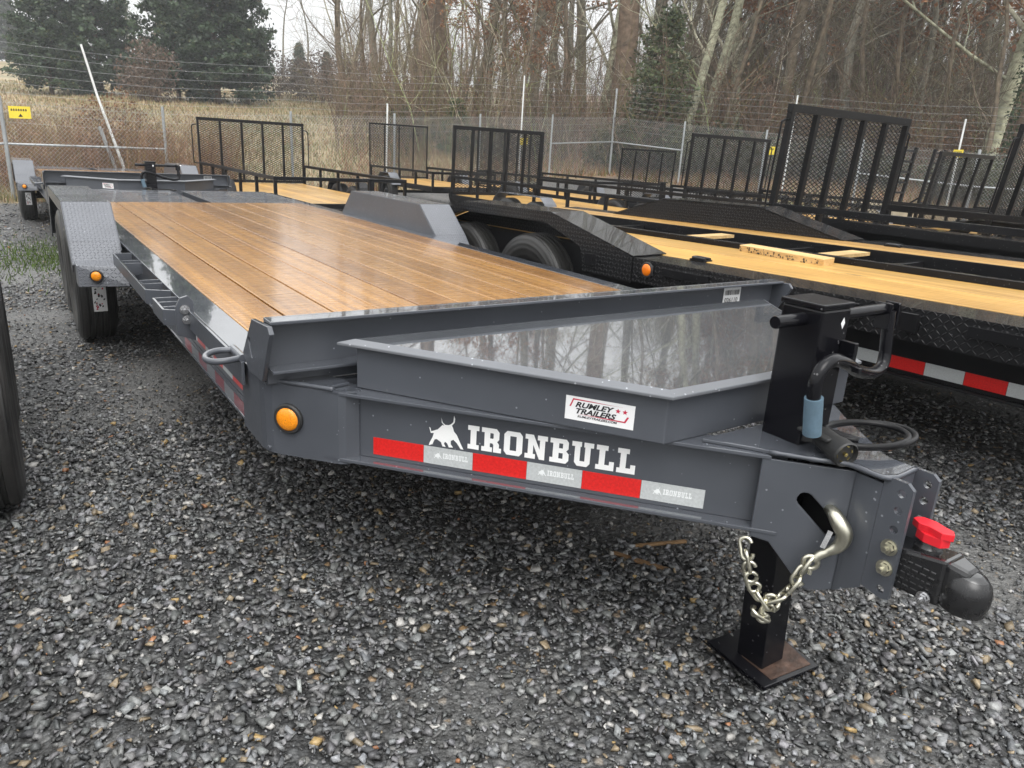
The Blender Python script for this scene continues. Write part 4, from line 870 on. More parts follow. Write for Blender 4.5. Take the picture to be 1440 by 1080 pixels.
def big_gate_trailer():
    X0, Yr, w, L, deck = 4.70, 2.87, 2.08, 5.4, .58; zg = 0.0
    U = thing('tandem_utility_trailer', 'black tandem trailer with big leaning mesh gate, behind the split-deck trailer', 'trailer', (X0, Yr, zg))
    b = MB()
    for x in (0, w - .06): b.box((x, -L, deck - .13), (x + .06, 0, deck))
    b.box((.06, -.06, deck - .13), (w - .06, 0, deck)); b.build('frame', 'black', U, bevel=.003)
    n = 10; pw = (w - .14) / n
    for i in range(n): o_ = MB().box((0, 0, 0), (pw - .006, L - .13, .038)).build('plank', 'ydeck', U); o_.location = (.07 + pw * i, -L + .06, deck - .037)
    for x in (0, w - .05):
        MB().box((x, -L, .92), (x + .05, -.02, .98)).build('top_rail', 'black', U, bevel=.003)
        for i in range(6): yy = -L + (L - .06) * i / 5; MB().box((x + .002, yy, deck + .0005), (x + .048, yy + .045, .9195)).build('rail_post', 'black', U)
    mesh_gate(U, w, 1.27, 5, deck + .01, -.06, True, .062, fine=.085)
    for k in range(4):
        MB().box((w - .052, -1.1 - k * .28, .80), (w - .0505, -1.1 - k * .28 - .11, .86)).build('reflective_tape', 'tape_r' if k % 2 else 'tape_w', U)
    for s, x in ((-1, -.15), (1, w + .15)):
        for yy in (-1.33, -2.14): wheel(U, (x, yy, .40), s, RMB, TY)
        xa, xb = sorted((x - .13, x + .13)); prof = [(-2.85, .62), (-2.78, .80), (-2.60, .90), (-.98, .90), (-.80, .86), (-.70, .72), (-.66, .55)]; fb = MB()
        for (y0, z0), (y1, z1) in zip(prof[:-1], prof[1:]):
            d = Vector((0, y1 - y0, z1 - z0)).normalized(); nn = Vector((0, -d.z, d.y)) * .006
            fb.hull8([(xa, y0, z0), (xb, y0, z0), (xb, y0 + nn.y, z0 + nn.z), (xa, y0 + nn.y, z0 + nn.z)], [(xa, y1, z1), (xb, y1, z1), (xb, y1 + nn.y, z1 + nn.z), (xa, y1 + nn.y, z1 + nn.z)])
        fd = fb.build('fender', 'black_d', U, uv='box'); xo = xa if s < 0 else xb
        MB().prism([(y_, z_ + .003) for y_, z_ in prof] + [(-.70, .55), (-.76, .70), (-.86, .80), (-1.0, .835), (-2.58, .835), (-2.72, .76), (-2.80, .62)], (xo + (s * .0072), 0, 0), (0, 1, 0), (0, 0, 1), (-s, 0, 0), .006).build('fender_lip', 'black', fd)
    for yy in (-1.33, -2.14): MB().box((-.05, yy - .03, .36), (w + .05, yy + .03, .42)).build('axle', 'black', U)
    MB().box((-.018, -2.9, .40), (-.012, -.6, .90)).build('wheel_well_wall', 'black', U)
    b = MB(); b.bar((.25, -L, deck - .06), (w / 2 - .03, -L - 1.2, deck - .06), .06, .11); b.bar((w - .25, -L, deck - .06), (w / 2 + .03, -L - 1.2, deck - .06), .06, .11); b.build('tongue', 'black', U, bevel=.003)
    b = MB(); b.box((w / 2 - .04, -L - 1.0, .02), (w / 2 + .04, -L - .92, .95)); b.box((w / 2 - .12, -L - 1.08, .0), (w / 2 + .12, -L - .84, .02)); b.build('jack', 'black', U)
    return U
u6 = big_gate_trailer()
u7 = utility('black utility trailer with leaning gate near the yellow warning sign on the white post', 9.6, 3.95, 1.6, 3.6, 1.06, 4, rail=.88, handles=False, lean=-.12)
u8 = utility('black utility trailer with hooped gate handle, parked next to the big leaning gate', 7.42, 2.05, 2.0, 4.8, 1.27, 5, rail=.94, lean=-.10, deck=.58, bar=.055, posts=6, fine=.07)
# trailer with stand-up ladder ramps
R9 = thing('ramp_trailer', 'black trailer with two upright ladder ramps in front of the concrete blocks', 'trailer', (11.3, 5.45, float(gz(11.3, 5.45))))
for x in (0., 1.0):
    lean = .10
    for dx in (0, .36):
        MB().bar((x + dx, .02, .52), (x + dx, .02 - lean * 1.3, 1.76), .05, .05, (1, 0, 0)).build('ramp_rail', 'black', R9)
    for k in range(7): t = .10 + .85 * k / 6; MB().bar((x + .026, .02 - lean * 1.3 * t, .52 + 1.24 * t), (x + .334, .02 - lean * 1.3 * t, .52 + 1.24 * t), .035, .035, (0, 1, 0)).build('ramp_rung', 'black', R9)
    MB().bar((x + .18, .03, .95), (x + .18, .62, .53), .03, .03).build('ramp_brace', 'black', R9)
b = MB(); b.box((-.3, -4.6, .38), (-.2, .8, .53)); b.box((1.5, -4.6, .38), (1.6, .8, .53)); b.box((-.199, .65, .40), (1.499, .8, .528)); b.box((-.199, -4.6, .40), (1.499, -4.5, .528)); b.build('frame', 'black', R9, bevel=.004)
for i in range(8): o_ = MB().box((0, 0, 0), (.20, 4.5, .035)).build('plank', 'ydeck', R9); o_.location = (-.19 + .21 * i, -4.45, .495)
for s, x in ((-1, -.36), (1, 1.66)):
    for yy in (-1.5, -2.3): wheel(R9, (x, yy, .338), s, RMS, TYS)
for yy in (-1.5, -2.3): MB().box((-.3, yy - .03, .31), (1.6, yy + .03, .37)).build('axle', 'black', R9)
# ------------------------------------------------------------------ fence
def seg_pts(poly, step):
    out = []
    for a, b_ in zip(poly[:-1], poly[1:]):
        a = Vector((*a, 0)); b_ = Vector((*b_, 0)); n = max(1, round((b_ - a).length / step))
        for i in range(n): out.append(a.lerp(b_, i / n))
    out.append(Vector((*poly[-1], 0))); return out
CL = thing('chain_link_fence', 'galvanised chain link fence enclosing the trailer yard', 'fence', (0, 0, 0))
fp = seg_pts(FENCE, 2.9)
for i, p in enumerate(fp):
    z = float(gz(p.x, p.y)); corner = any((p.xy - Vector(c)).length < .1 for c in FENCE)
    top = 2.75 if corner and p.x > 10 and p.y > 10 else 1.92
    MB().tube([(p.x, p.y, z - .1), (p.x, p.y, z + top)], .038 if corner else .030, 10).build('fence_post', 'galv', CL, smooth='auto')
for a, b_ in zip(fp[:-1], fp[1:]):
    za, zb = float(gz(a.x, a.y)), float(gz(b_.x, b_.y)); d = (b_ - a); w = d.length; u = (d + Vector((0, 0, zb - za))) / w
    mb = MB(); strands(mb, w, 1.80, .082, 1.0, .0032, (a.x + .03, a.y - .035, za + .05), u, (0, 0, 1)); mb.build('chain_link_fabric', 'wire', CL, kind='stuff')
    cm = (a + b_) / 2
    if any((a.xy - Vector(c)).length < .1 or (b_.xy - Vector(c)).length < .1 for c in FENCE): MB().tube([(a.x, a.y, za + 1.05), (b_.x, b_.y, zb + 1.05)], .022, 8).build('brace_rail', 'galv', CL, smooth='auto')
WF = thing('wire_fence', 'tall fence of many bare wires on white posts behind the chain link', 'fence', (0, 0, 0))
off = []
for i, p in enumerate(FENCE): off.append((p[0] + (.25 if i >= 3 else 0), p[1] + (.30 if i < 3 else .0)))
off[2] = (16.25, 18.5)
wp = seg_pts(off, 7.0)
for k in range(9):
    h = 1.45 + .18 * k; pts = []
    for a, b_ in zip(wp[:-1], wp[1:]):
        for t in (0, .25, .5, .75):
            p = a.lerp(b_, t); pts.append((p.x, p.y, float(gz(p.x, p.y)) + h - .05 * math.sin(PI * t)))
    pts.append((wp[-1].x, wp[-1].y, float(gz(wp[-1].x, wp[-1].y)) + h)); MB().tube(pts, .0022, 4).build('fence_wire', 'wire', WF)
for pxl, hh in ((-70, 2.9), (543, 2.15), (731, 3.0), (1108, 2.9), (1348, 2.6), (1560, 2.8)):
    q = pixray(pxl, 215); best = None
    for a, b_ in zip(off[:-1], off[1:]):
        a = np.array(a); b_ = np.array(b_); t = b_ - a; n = np.array([-t[1], t[0]]); den = q[:2] @ n; s_ = ((a - np.array([CAM.x, CAM.y])) @ n) / den; p = np.array([CAM.x, CAM.y]) + q[:2] * s_; k = (p - a) @ t / (t @ t)
        if s_ > 0 and 0 <= k <= 1: best = p; break
    p = best; z = float(gz(p[0], p[1])); MB().tube([(p[0], p[1], z - .1), (p[0] + random.uniform(-.04, .04), p[1], z + hh)], .022, 10).build('wire_post', 'whitepost', WF, smooth='auto')
px_, py_ = .55, 16.45; zz = float(gz(px_, py_))
MB().tube([(px_ + .25, py_, zz - .1), (px_ - .28, py_ + .1, zz + 2.05), (px_ - .47, py_ + .15, zz + 3.02)], [.036, .024, .021], 10).build('leaning_post', 'whitepost', WF, smooth='auto', label='pale post leaning over')
MB().tube([(px_ + .08, py_ - .1, zz - .1), (px_ - .32, py_ - .05, zz + 1.45)], .038, 10).build('leaning_post', 'galv', WF, smooth='auto')
# yellow warning signs
def sign(label, pxl, pyl, base, w=.30, h=.20):
    # on the fence: march the pixel ray until it meets the fence line
    q = pixray(pxl, pyl); best = None
    for a, b_ in zip(FENCE[:-1], FENCE[1:]):
        a = np.array(a); b_ = np.array(b_); t = b_ - a; n = np.array([-t[1], t[0]]); den = q[:2] @ n
        if abs(den) < 1e-6: continue
        s_ = ((a - np.array([CAM.x, CAM.y])) @ n) / den; p = np.array([CAM.x, CAM.y]) + q[:2] * s_; k = (p - a) @ t / (t @ t)
        if s_ > 0 and -.02 <= k <= 1.02: best = (p, CAM.z + q[2] * s_, t / np.linalg.norm(t)); break
    p, z, t = best; inward = np.array([t[1], -t[0]])
    c = Vector((p[0] + inward[0] * .05, p[1] + inward[1] * .05, z)); u = Vector((t[0], t[1], .03)).normalized(); n = Vector((inward[0], inward[1], 0))
    o = MB().prism([(-w / 2, -h / 2), (w / 2, -h / 2), (w / 2, h / 2), (-w / 2, h / 2)], c, u, (0, 0, 1), n, .004).build('warning_sign', 'yellow', None); tag(o, label, 'sign')
    for k in range(7):
        a = -w * .4 + w * .11 * k; MB().flat([[(a, h * .1), (a + w * .07, h * .12), (a + w * .06, h * .30), (a, h * .28)]], c + n * .006, u, (0, 0, 1)).build('sign_mark', 'ink', o)
    MB().flat([[(-w * .1, -h * .38), (w * .02, -h * .1), (w * .12, -h * .36)]], c + n * .006, u, (0, 0, 1)).build('sign_mark', 'ink', o)
sign('small yellow warning sign on the fence beside the brown brush', 27, 158, 0, .36, .22)
sign('yellow warning sign on the fence seen through the wide-barred gate', 735, 199, 0)
sign('yellow warning sign at the foot of the stubby white post', 1348, 216, 0, .22, .18)
sign('yellow warning sign beside the hooped handle of the big leaning gate', 1086, 212, 0, .22, .22)

# ------------------------------------------------------------------ vegetation
class TV:      # tinted vertices: collect tubes and leaves with a colour each
    def __init__(s): s.v = []; s.f = []; s.c = []
    def tube(s, pts, rs, n, col):
        k0 = len(s.v); ref = None
        for i, p in enumerate(pts):
            d = (pts[min(i + 1, len(pts) - 1)] - pts[max(i - 1, 0)]).normalized()
            if ref is None: ref = Vector((0, 0, 1)) if abs(d.z) < .9 else Vector((1, 0, 0))
            a = d.cross(ref).normalized(); c = a.cross(d).normalized(); ref = c
            for j in range(n): t = 2 * PI * j / n; s.v.append(p + (a * math.cos(t) + c * math.sin(t)) * rs[i]); s.c.append(col)
        for i in range(len(pts) - 1):
            for j in range(n): s.f.append((k0 + i * n + j, k0 + i * n + (j + 1) % n, k0 + (i + 1) * n + (j + 1) % n, k0 + (i + 1) * n + j))
    def mesh(s, name, mat, smooth=False): return np_mesh(name, np.array([tuple(p) for p in s.v]), np.array(s.f), mat, np.array(s.c), smooth)
def jit(col, a=.15): k = 1 + random.uniform(-a, a); return tuple(c * k * (1 + random.uniform(-.05, .05)) for c in col)
def rvec(): return Vector((random.gauss(0, 1), random.gauss(0, 1), random.gauss(0, 1))).normalized()
def grow(tv, tips, p, d, length, r, level, maxl, col, nseg, wander, upb):
    pts = [p]; rs = [r]; dirs = [d]; q = p
    for i in range(nseg):
        d = (d + rvec() * wander + Vector((0, 0, upb))).normalized(); q = q + d * (length / nseg); pts.append(q); dirs.append(d)
        rs.append(max(.0035, r * (1 - .80 * (i + 1) / nseg)))
    tv.tube(pts, rs, {0: 8, 1: 5, 2: 4}.get(level, 3), jit(col, .10))
    if level >= maxl: tips.append((pts[-1], d)); tips.append((pts[-2], d)); return
    kids = {0: random.randint(11, 14), 1: random.randint(5, 7), 2: random.randint(4, 5)}[level]
    for k in range(kids):
        t = random.uniform(.32 if level == 0 else .22, .97); i = min(nseg - 1, int(t * nseg)); f = t * nseg - i
        bp = pts[i].lerp(pts[i + 1], f); bd = dirs[i]; side = bd.cross(rvec()).normalized(); a = random.uniform(.6, 1.15)
        nd = (bd * math.cos(a) + side * math.sin(a)).normalized(); br = rs[i] * random.uniform(.28, .5)
        bl = length * (random.uniform(.24, .42) if level == 0 else random.uniform(.35, .6)) * (1.15 - .5 * t)
        grow(tv, tips, bp, nd, bl, br, level + 1, maxl, col, max(3, nseg - (5 if level == 0 else 1)), wander * 1.5, upb * .8 + .02)
def bare_tree(H, r, col, seed, maxl=3, bend=.05):
    random.seed(seed); tv = TV(); tr = TV(); tips = []
    grow_trunk = []; p = Vector((0, 0, -.3)); d = Vector((random.uniform(-.08, .08), random.uniform(-.08, .08), 1)).normalized(); ns = 12; pts = [p]; rs = [r * 1.25]; dirs = [d]
    for i in range(ns):
        d = (d + rvec() * bend + Vector((0, 0, .03))).normalized(); p = p + d * (H / ns); pts.append(p); dirs.append(d); rs.append(r * (1 - .85 * ((i + 1) / ns) ** 1.1))
    tr.tube(pts, rs, 10, col)
    for k in range(random.randint(13, 17)):
        t = random.uniform(.16, .98); i = min(ns - 1, int(t * ns)); bp = pts[i].lerp(pts[i + 1], t * ns - i); side = dirs[i].cross(rvec()).normalized(); a = random.uniform(.55, 1.2)
        nd = (dirs[i] * math.cos(a) + side * math.sin(a)).normalized()
        grow(tv, tips, bp, nd, H * random.uniform(.16, .34) * (1.25 - .6 * t), rs[i] * random.uniform(.22, .45), 1, maxl, col, 5, .18, .05)
    return tr, tv, tips
LEAFQ = np.array([[-.5, 0, 0], [0, -.32, 0], [.5, 0, 0], [0, .32, 0]])
def leaf_cloud(name, centers, sizes, cols, mat='leaf', rng=RNG, flat=0.):
    n = len(centers); A = rng.normal(size=(n, 3)); A /= np.linalg.norm(A, axis=1, keepdims=True); Bv = rng.normal(size=(n, 3)); Bv[:, 2] *= 1 - flat; A[:, 2] *= 1 - flat * .5
    Cn = np.cross(A, Bv); Cn /= np.linalg.norm(Cn, axis=1, keepdims=True) + 1e-9; Dn = np.cross(Cn, A)
    V = centers[:, None, :] + sizes[:, None, None] * (LEAFQ[None, :, 0:1] * A[:, None, :] + LEAFQ[None, :, 1:2] * Dn[:, None, :])
    return np_mesh(name, V.reshape(-1, 3), np.arange(n * 4).reshape(n, 4), mat, np.repeat(cols, 4, axis=0))
GREYBARK = (.185, .17, .125); BROWN = (.135, .108, .075); PALE = (.38, .38, .27); RED = (.175, .125, .088)
PROT = []
for i, (H, r, col, bend) in enumerate(((21, .21, GREYBARK, .06), (19, .16, BROWN, .10), (22, .27, RED, .05), (18, .13, (.20, .19, .15), .11), (20, .18, PALE, .08), (13, .07, BROWN, .14))):
    tr, tv, tips = bare_tree(H, r, col, 40 + i, bend=bend)
    cm = tv.mesh('crown', 'bark'); tm = tr.mesh('trunk', 'bark', True); lf = None
    if i in (1, 3):     # keeps its dead leaves
        random.seed(90 + i); tp = [t[0] for t in tips if t[0].z < H * .6]; c = np.array([tuple(random.choice(tp) + rvec() * .25) for _ in range(3600)])
        base = np.array([[.28, .125, .055], [.34, .18, .09], [.22, .10, .05]])[RNG.integers(0, 3, len(c))] * RNG.uniform(.7, 1.2, (len(c), 1)); lf = leaf_cloud('dead_leaves', c, RNG.uniform(.11, .20, len(c)), base)
    PROT.append((tm, cm, lf))
def place_tree(k, px, depth, sc, rz, label, leaves=False, lean=(0, 0)):
    x, y = pix_xy(px, depth); tm, cm, lf = PROT[k]
    T = thing('bare_tree', label, 'tree', (x, y, float(gz(x, y))), rz, 'bare trees of the wood behind the fence'); T.scale = (sc[0] * 1.3, sc[0] * 1.3, sc[1]); T.rotation_euler = (lean[0], lean[1], rz)
    link('trunk', tm, T); link('crown', cm, T)
    if leaves and lf: link('dead_leaves', lf, T)
LB = {0: 'tall bare tree with grey bark in the wood behind the fence', 1: 'bare brown-barked tree in the wood behind the fence', 2: 'thick bare tree with reddish brown bark in the wood behind the fence', 3: 'slim grey bare tree in the wood behind the fence', 4: 'bare tree with pale whitish bark in the wood behind the fence', 5: 'young thin bare tree at the edge of the wood'}
LBL = {1: 'brown-barked tree still holding rusty dead leaves in the wood', 3: 'slim grey tree still holding orange dead leaves in the wood'}
UNIQ = {(2, 862): 'thick reddish trunk right behind the grey corner post of the fence', (2, 1428): 'thick trunk wrapped in green ivy at the edge of the wood', (4, 1392): 'pale whitish trunk standing next to the ivy-covered trunk', (4, 958): 'pale leaning tree beside the young loose pine', (4, 838): 'pale tree beside the thick reddish trunk behind the corner post', (0, 742): 'grey tree behind the tall white wire post', (2, 598): 'reddish trunk, thicker of a close pair behind the four-panel gate', (2, 618): 'reddish trunk, thinner of a close pair behind the four-panel gate'}
random.seed(3)
spec = [(2, 598, 37, 1.15), (2, 618, 38, .95), (1, 667, 36, .9), (0, 742, 34, .95), (0, 762, 36, .8), (4, 838, 34, 1.0), (2, 862, 32, 1.35), (4, 958, 31, .85), (4, 985, 33, .95), (0, 1000, 35, .9), (4, 1030, 34, 1.0), (1, 1092, 32, 1.1), (3, 1072, 36, 1.2), (0, 1140, 33, 1.0), (3, 1185, 30, 1.1), (1, 1235, 34, .9), (4, 1240, 38, 1.2), (3, 1290, 31, .9), (4, 1392, 27, 1.2), (2, 1428, 25, 1.0), (1, 700, 33, .6), (3, 560, 40, .8), (5, 520, 38, 1), (5, 640, 33, 1), (5, 800, 31, 1.1), (5, 905, 30, 1.1), (5, 1120, 28, 1.2), (5, 1330, 27, 1.0), (5, 1200, 29, 1.2), (3, 780, 41, 1.1), (0, 900, 40, 1.1), (1, 1160, 40, 1.2), (0, 1300, 38, 1.2), (0, 1350, 36, 1.1), (1, 480, 44, .9), (3, 440, 62, .55), (3, 405, 68, .6), (1, 225, 68, .8), (3, 195, 66, .9), (0, 535, 46, .9), (1, 580, 45, 1), (3, 690, 44, 1.1), (0, 815, 45, 1.2), (1, 945, 44, 1), (0, 1055, 43, 1.2), (3, 1210, 44, 1.2), (2, 1270, 42, 1.1), (1, 1410, 34, 1.1), (0, 1480, 30, 1.1), (4, 1530, 33, 1.1), (1, 1600, 30, 1.0), (5, 720, 29, .9), (5, 1010, 28, 1.0), (5, 1260, 28, 1.1), (5, 1385, 25, 1.0)]
for k, px, dp, s in spec:
    lv = k in LBL and (580 < px < 720 or 960 < px < 1270)
    place_tree(k, px, dp, (s, s * random.uniform(.9, 1.1)), random.uniform(0, 6.28), UNIQ.get((k, px)) or (LBL[k] if lv else LB[k]), lv, (random.uniform(-.04, .04), random.uniform(-.04, .04)))
# the wood beyond, one mass
random.seed(21)
tv = TV()
small = bare_tree(17, .16, BROWN, 77, maxl=2, bend=.08); small2 = bare_tree(16, .14, GREYBARK, 78, maxl=2, bend=.09)
def np_tree(tr, tv_):
    V = np.array([tuple(p) for p in tr.v + tv_.v]); k = len(tr.v); F = np.array(tr.f + [tuple(i + k for i in q) for q in tv_.f]); return V, F, np.array(tr.c + tv_.c)
NT = [np_tree(*small[:2]), np_tree(*small2[:2])]
VV, FF, CC = [], [], []; base = 0
for i in range(290):
    px = random.uniform(470, 1800) if i < 230 else random.uniform(950, 1700); dp = random.uniform(38, 75) if px > 700 else random.uniform(46, 85); x, y = pix_xy(px, dp); V, F, C = NT[i % 2]
    a = random.uniform(0, 6.28); s = random.uniform(.45, .85); Rm = np.array([[math.cos(a), -math.sin(a), 0], [math.sin(a), math.cos(a), 0], [0, 0, 1]]) * s
    VV.append(V @ Rm.T + np.array([x, y, float(gz(x, y))])); FF.append(F + base); CC.append(C * random.uniform(.8, 1.7)); base += len(V)
link('distant_wood', np_mesh('distant_wood', np.vstack(VV), np.vstack(FF), 'bark', np.vstack(CC)), None, kind='stuff', label='grey brown mass of distant bare woodland', category='woodland')
# brush thicket at the foot of the wood
def twigs(n, pxr, dpr, hr, col, seed, kids=5, thick=.006):
    random.seed(seed); tv = TV()
    for i in range(n):
        x, y = pix_xy(random.uniform(*pxr), random.uniform(*dpr)); z = float(gz(x, y)); h = random.uniform(*hr); p = Vector((x, y, z)); d = (Vector((0, 0, 1)) + rvec() * .35).normalized(); c = jit(random.choice((col, col, tuple(k * .6 for k in col), (col[0] * .8, col[1] * 1.0, col[2] * .6))), .3)
        pts = [p]; dd = d
        for k in range(4): dd = (dd + rvec() * .30 + Vector((0, 0, .06))).normalized(); pts.append(pts[-1] + dd * h / 4)
        tv.tube(pts, [thick * 1.7, thick * 1.4, thick, thick * .7, thick * .4], 3, c)
        for k in range(kids):
            t = random.uniform(.8, 3.9); m0 = int(t); b0 = pts[m0].lerp(pts[m0 + 1], t - m0); e = (dd + rvec() * 1.1).normalized(); L = h * random.uniform(.12, .34); b1 = b0 + e * L * .5
            tv.tube([b0, b1, b1 + (e + rvec() * .6 + Vector((0, 0, .15))).normalized() * L * .5], [thick * .7, thick * .5, thick * .3], 3, c)
    return tv
link('undergrowth', twigs(2300, (470, 1600), (26, 44), (1.2, 5.5), (.19, .135, .095), 5, 10, .010).mesh('undergrowth', 'bark'), None, kind='stuff', label='tangle of bare undergrowth at the foot of the wood', category='undergrowth')
link('thicket', twigs(1100, (930, 1640), (34, 50), (4.0, 11), (.165, .132, .092), 15, 12, .014).mesh('thicket', 'bark'), None, kind='stuff', label='dense olive brown thicket of saplings deep in the wood', category='thicket')
link('pale_twigs', twigs(160, (560, 1600), (28, 38), (2.5, 8.0), (.40, .37, .27), 16, 9, .012).mesh('pale_twigs', 'bark'), None, kind='stuff', label='scattered pale twigs among the brown trunks', category='twigs')
link('fence_brush', twigs(1500, (-60, 330), (15.2, 21), (.7, 1.9), (.26, .155, .10), 6, 6, .0045).mesh('fence_brush', 'bark'), None, kind='stuff', label='reddish brown weed stems along the fence', category='weeds')
# green creeper low shrubs
def evergreen(name, H, Rr, seed, n, col=(.030, .046, .020), shape=1.0, size=(.10, .22), gap=.0):
    rng = np.random.default_rng(seed); random.seed(seed); tr = TV(); tr.tube([Vector((0, 0, -.2)), Vector((.05, 0, H * .5)), Vector((0, .05, H * .97))], [H * .018, H * .011, .012], 8, (.10, .07, .05))
    cen = []; tone = []; nb = int(120 + H * 14); per = n // nb
    for i in range(nb):
        t = rng.uniform(.04, .98) ** 1.0; z = H * t; L = Rr * ((1 - t) ** shape * .92 + .06) * rng.uniform(.55, 1.15); a = rng.uniform(0, 2 * PI); el = rng.uniform(-.1, .55)
        d = np.array([math.cos(a) * math.cos(el), math.sin(a) * math.cos(el), math.sin(el)]); tip = np.array([0, 0, z]) + d * L
        tr.tube([Vector((0, 0, z)), Vector(tuple(tip))], [.02, .005], 3, (.08, .055, .04))
        u = rng.uniform(.25, 1.0, per) ** .6; pts = np.array([0, 0, z]) + d * L * u[:, None]; sp = (.10 + .22 * (1 - u))[:, None] * min(1.4, Rr * .5)
        pts = pts + rng.normal(size=(per, 3)) * sp * np.array([1, 1, .75]); cen.append(pts); tone.append(np.full(per, rng.uniform(.55, 1.6)))
    c = np.vstack(cen); cols = np.array(col) * rng.uniform(.65, 1.35, (len(c), 1)) * np.concatenate(tone)[:, None] + rng.uniform(-.004, .004, (len(c), 3)); cols = np.clip(cols, .004, 1)
    yel = rng.random(len(c)) < .06; cols[yel] = cols[yel] * np.array([1.8, 1.3, 1.0])
    return tr.mesh('trunk', 'bark'), leaf_cloud('crown', c, rng.uniform(*size, len(c)), cols, rng=rng, flat=.3)
EV = [evergreen('cedar', 10.5, 3.9, 201, 26000, (.046, .072, .036), .75, (.18, .40)), evergreen('cedar', 9.5, 2.7, 202, 20000, (.042, .066, .034), .7, (.16, .36)), evergreen('pine', 6.0, 2.0, 203, 11000, (.055, .085, .030), .9, (.12, .26)), evergreen('hazy', 9, 3.4, 204, 9000, (.04, .055, .03), .6, (.3, .6)), evergreen('loose', 5.6, 1.9, 205, 3400, (.075, .095, .042), .55, (.10, .22))]
def put_ev(k, px, dp, s, label, group=None, name='cedar_tree'):
    x, y = pix_xy(px, dp); T = thing(name, label, 'tree', (x, y, float(gz(x, y))), random.uniform(0, 6.28), group); T.scale = (s[0], s[0], s[1]); link('trunk', EV[k][0], T); link('crown', EV[k][1], T)
put_ev(0, 84, 50, (.80, .74), 'dark cedar with a stepped crown at the edge of the far field', None)
put_ev(0, 152, 52, (.95, .98), 'broad dark cedar, widest of the group on the field', None)
put_ev(0, 258, 50, (.86, .95), 'bushy green cedar on the field behind a tan shrub', None)
put_ev(1, 312, 49, (1.15, .86), 'dense cedar between a bushy cedar and a slender one', None)
put_ev(1, 352, 51, (.85, 1.18), 'slender tall dark cedar at the end of the cedar row', None)
put_ev(2, 640, 30, (.55, .34), 'small bright green cedar at the foot of the wood', None)
put_ev(4, 920, 27.5, (1.0, .95), 'young green pine standing in front of the wood', None, 'pine_tree')
put_ev(4, 1205, 44, (1.3, 2.2), 'tall thin-crowned pine deep in the wood', None, 'pine_tree')
put_ev(1, 425, 78, (.42, .42), 'small cedar among bare trees beyond the field', None)
put_ev(1, 462, 74, (.36, .34), 'low cedar standing near the hedge', None)
for i, (px, dp, s) in enumerate(((-60, 105, 1.5), (-15, 110, 1.3), (28, 108, 1.1))): put_ev(3, px, dp, (s, s), 'faint evergreen in the haze beyond the field', 'faint far evergreens')
# ivy on the trunk at the right edge
x, y = pix_xy(1428, 25); random.seed(8); n = 2200; a = RNG.uniform(0, 2 * PI, n); zz = RNG.uniform(0, 7.5, n); rr = .38 + RNG.normal(0, .08, n)
c = np.stack([x + rr * np.cos(a), y + rr * np.sin(a), float(gz(x, y)) + zz], -1)
tag(link('ivy', leaf_cloud('ivy', c, RNG.uniform(.07, .14, n), np.array([.035, .062, .022]) * RNG.uniform(.6, 1.4, (n, 1)))), 'green ivy climbing a thick trunk', 'ivy')
# bushes: hedge line beyond the field, tan shrubs, low evergreen scrub under the wood
def bush(rx, h, n, col, seed, size=(.08, .2)):
    rng = np.random.default_rng(seed); p = rng.normal(size=(n, 3)); p /= np.linalg.norm(p, axis=1, keepdims=True); p *= rng.uniform(.3, 1, (n, 1)) ** .5; p += .18 * np.sin(p[:, [1, 2, 0]] * 5 + seed)
    c = p * np.array([rx, rx, h / 2]) + np.array([0, 0, h * .48]); cols = np.array(col) * rng.uniform(.5, 1.5, (n, 1)); lf = leaf_cloud('foliage', c, rng.uniform(*size, n), cols, rng=rng)
    random.seed(seed); tv = TV()
    for i in range(14):
        d = (Vector((0, 0, 1)) + rvec() * .5).normalized(); tv.tube([Vector((0, 0, -.1)), d * h * .5, (d + rvec() * .3).normalized() * h * .95], [.02, .012, .004], 3, (.13, .095, .07))
    return lf, tv.mesh('stems', 'bark')
BU = [bush(1.6, 2.6, 2200, (.12, .082, .058), 301), bush(1.4, 2.0, 2200, (.060, .066, .028), 302), bush(1.3, 2.4, 1700, (.19, .105, .055), 303, (.05, .12)), bush(2.2, 3.2, 2600, (.105, .080, .062), 304)]
def put_bush(k, px, dp, s, label, group):
    x, y = pix_xy(px, dp); T = thing('bush', label, 'bush', (x, y, float(gz(x, y))), random.uniform(0, 6.28), group); T.scale = s; link('foliage', BU[k][0], T); link('stems', BU[k][1], T)
put_bush(0, 222, 46, (1.0, 1.0, 1.35), 'tan leafless bush in front of the cedar row', None); put_bush(0, 205, 47, (.7, .7, .8), 'low tan bush at the foot of the broad cedar', None)
for px, dp, s in ((395, 58, 1.1), (425, 57, 1.0), (455, 55, 1.2), (488, 52, 1.2), (515, 48, 1.1)): put_bush(3, px, dp, (s, s, s * .85), 'brownish bush in the hedge beyond the field', 'bushes of the hedge beyond the field')
for px, dp, s in ((575, 34, .8), (625, 33, .7), (690, 31, .8), (735, 30, .7), (870, 28, .9), (900, 28, .8), (955, 27, .9), (1010, 28, 1.0), (1075, 27, .8), (1150, 28, .9), (1230, 27, .9), (1360, 24, .9), (1410, 23, .9)): put_bush(1, px, dp, (s, s, s * random.uniform(.6, 1.0)), 'low olive green scrub bush at the foot of the wood', 'scrub bushes at the foot of the wood')
random.seed(61)
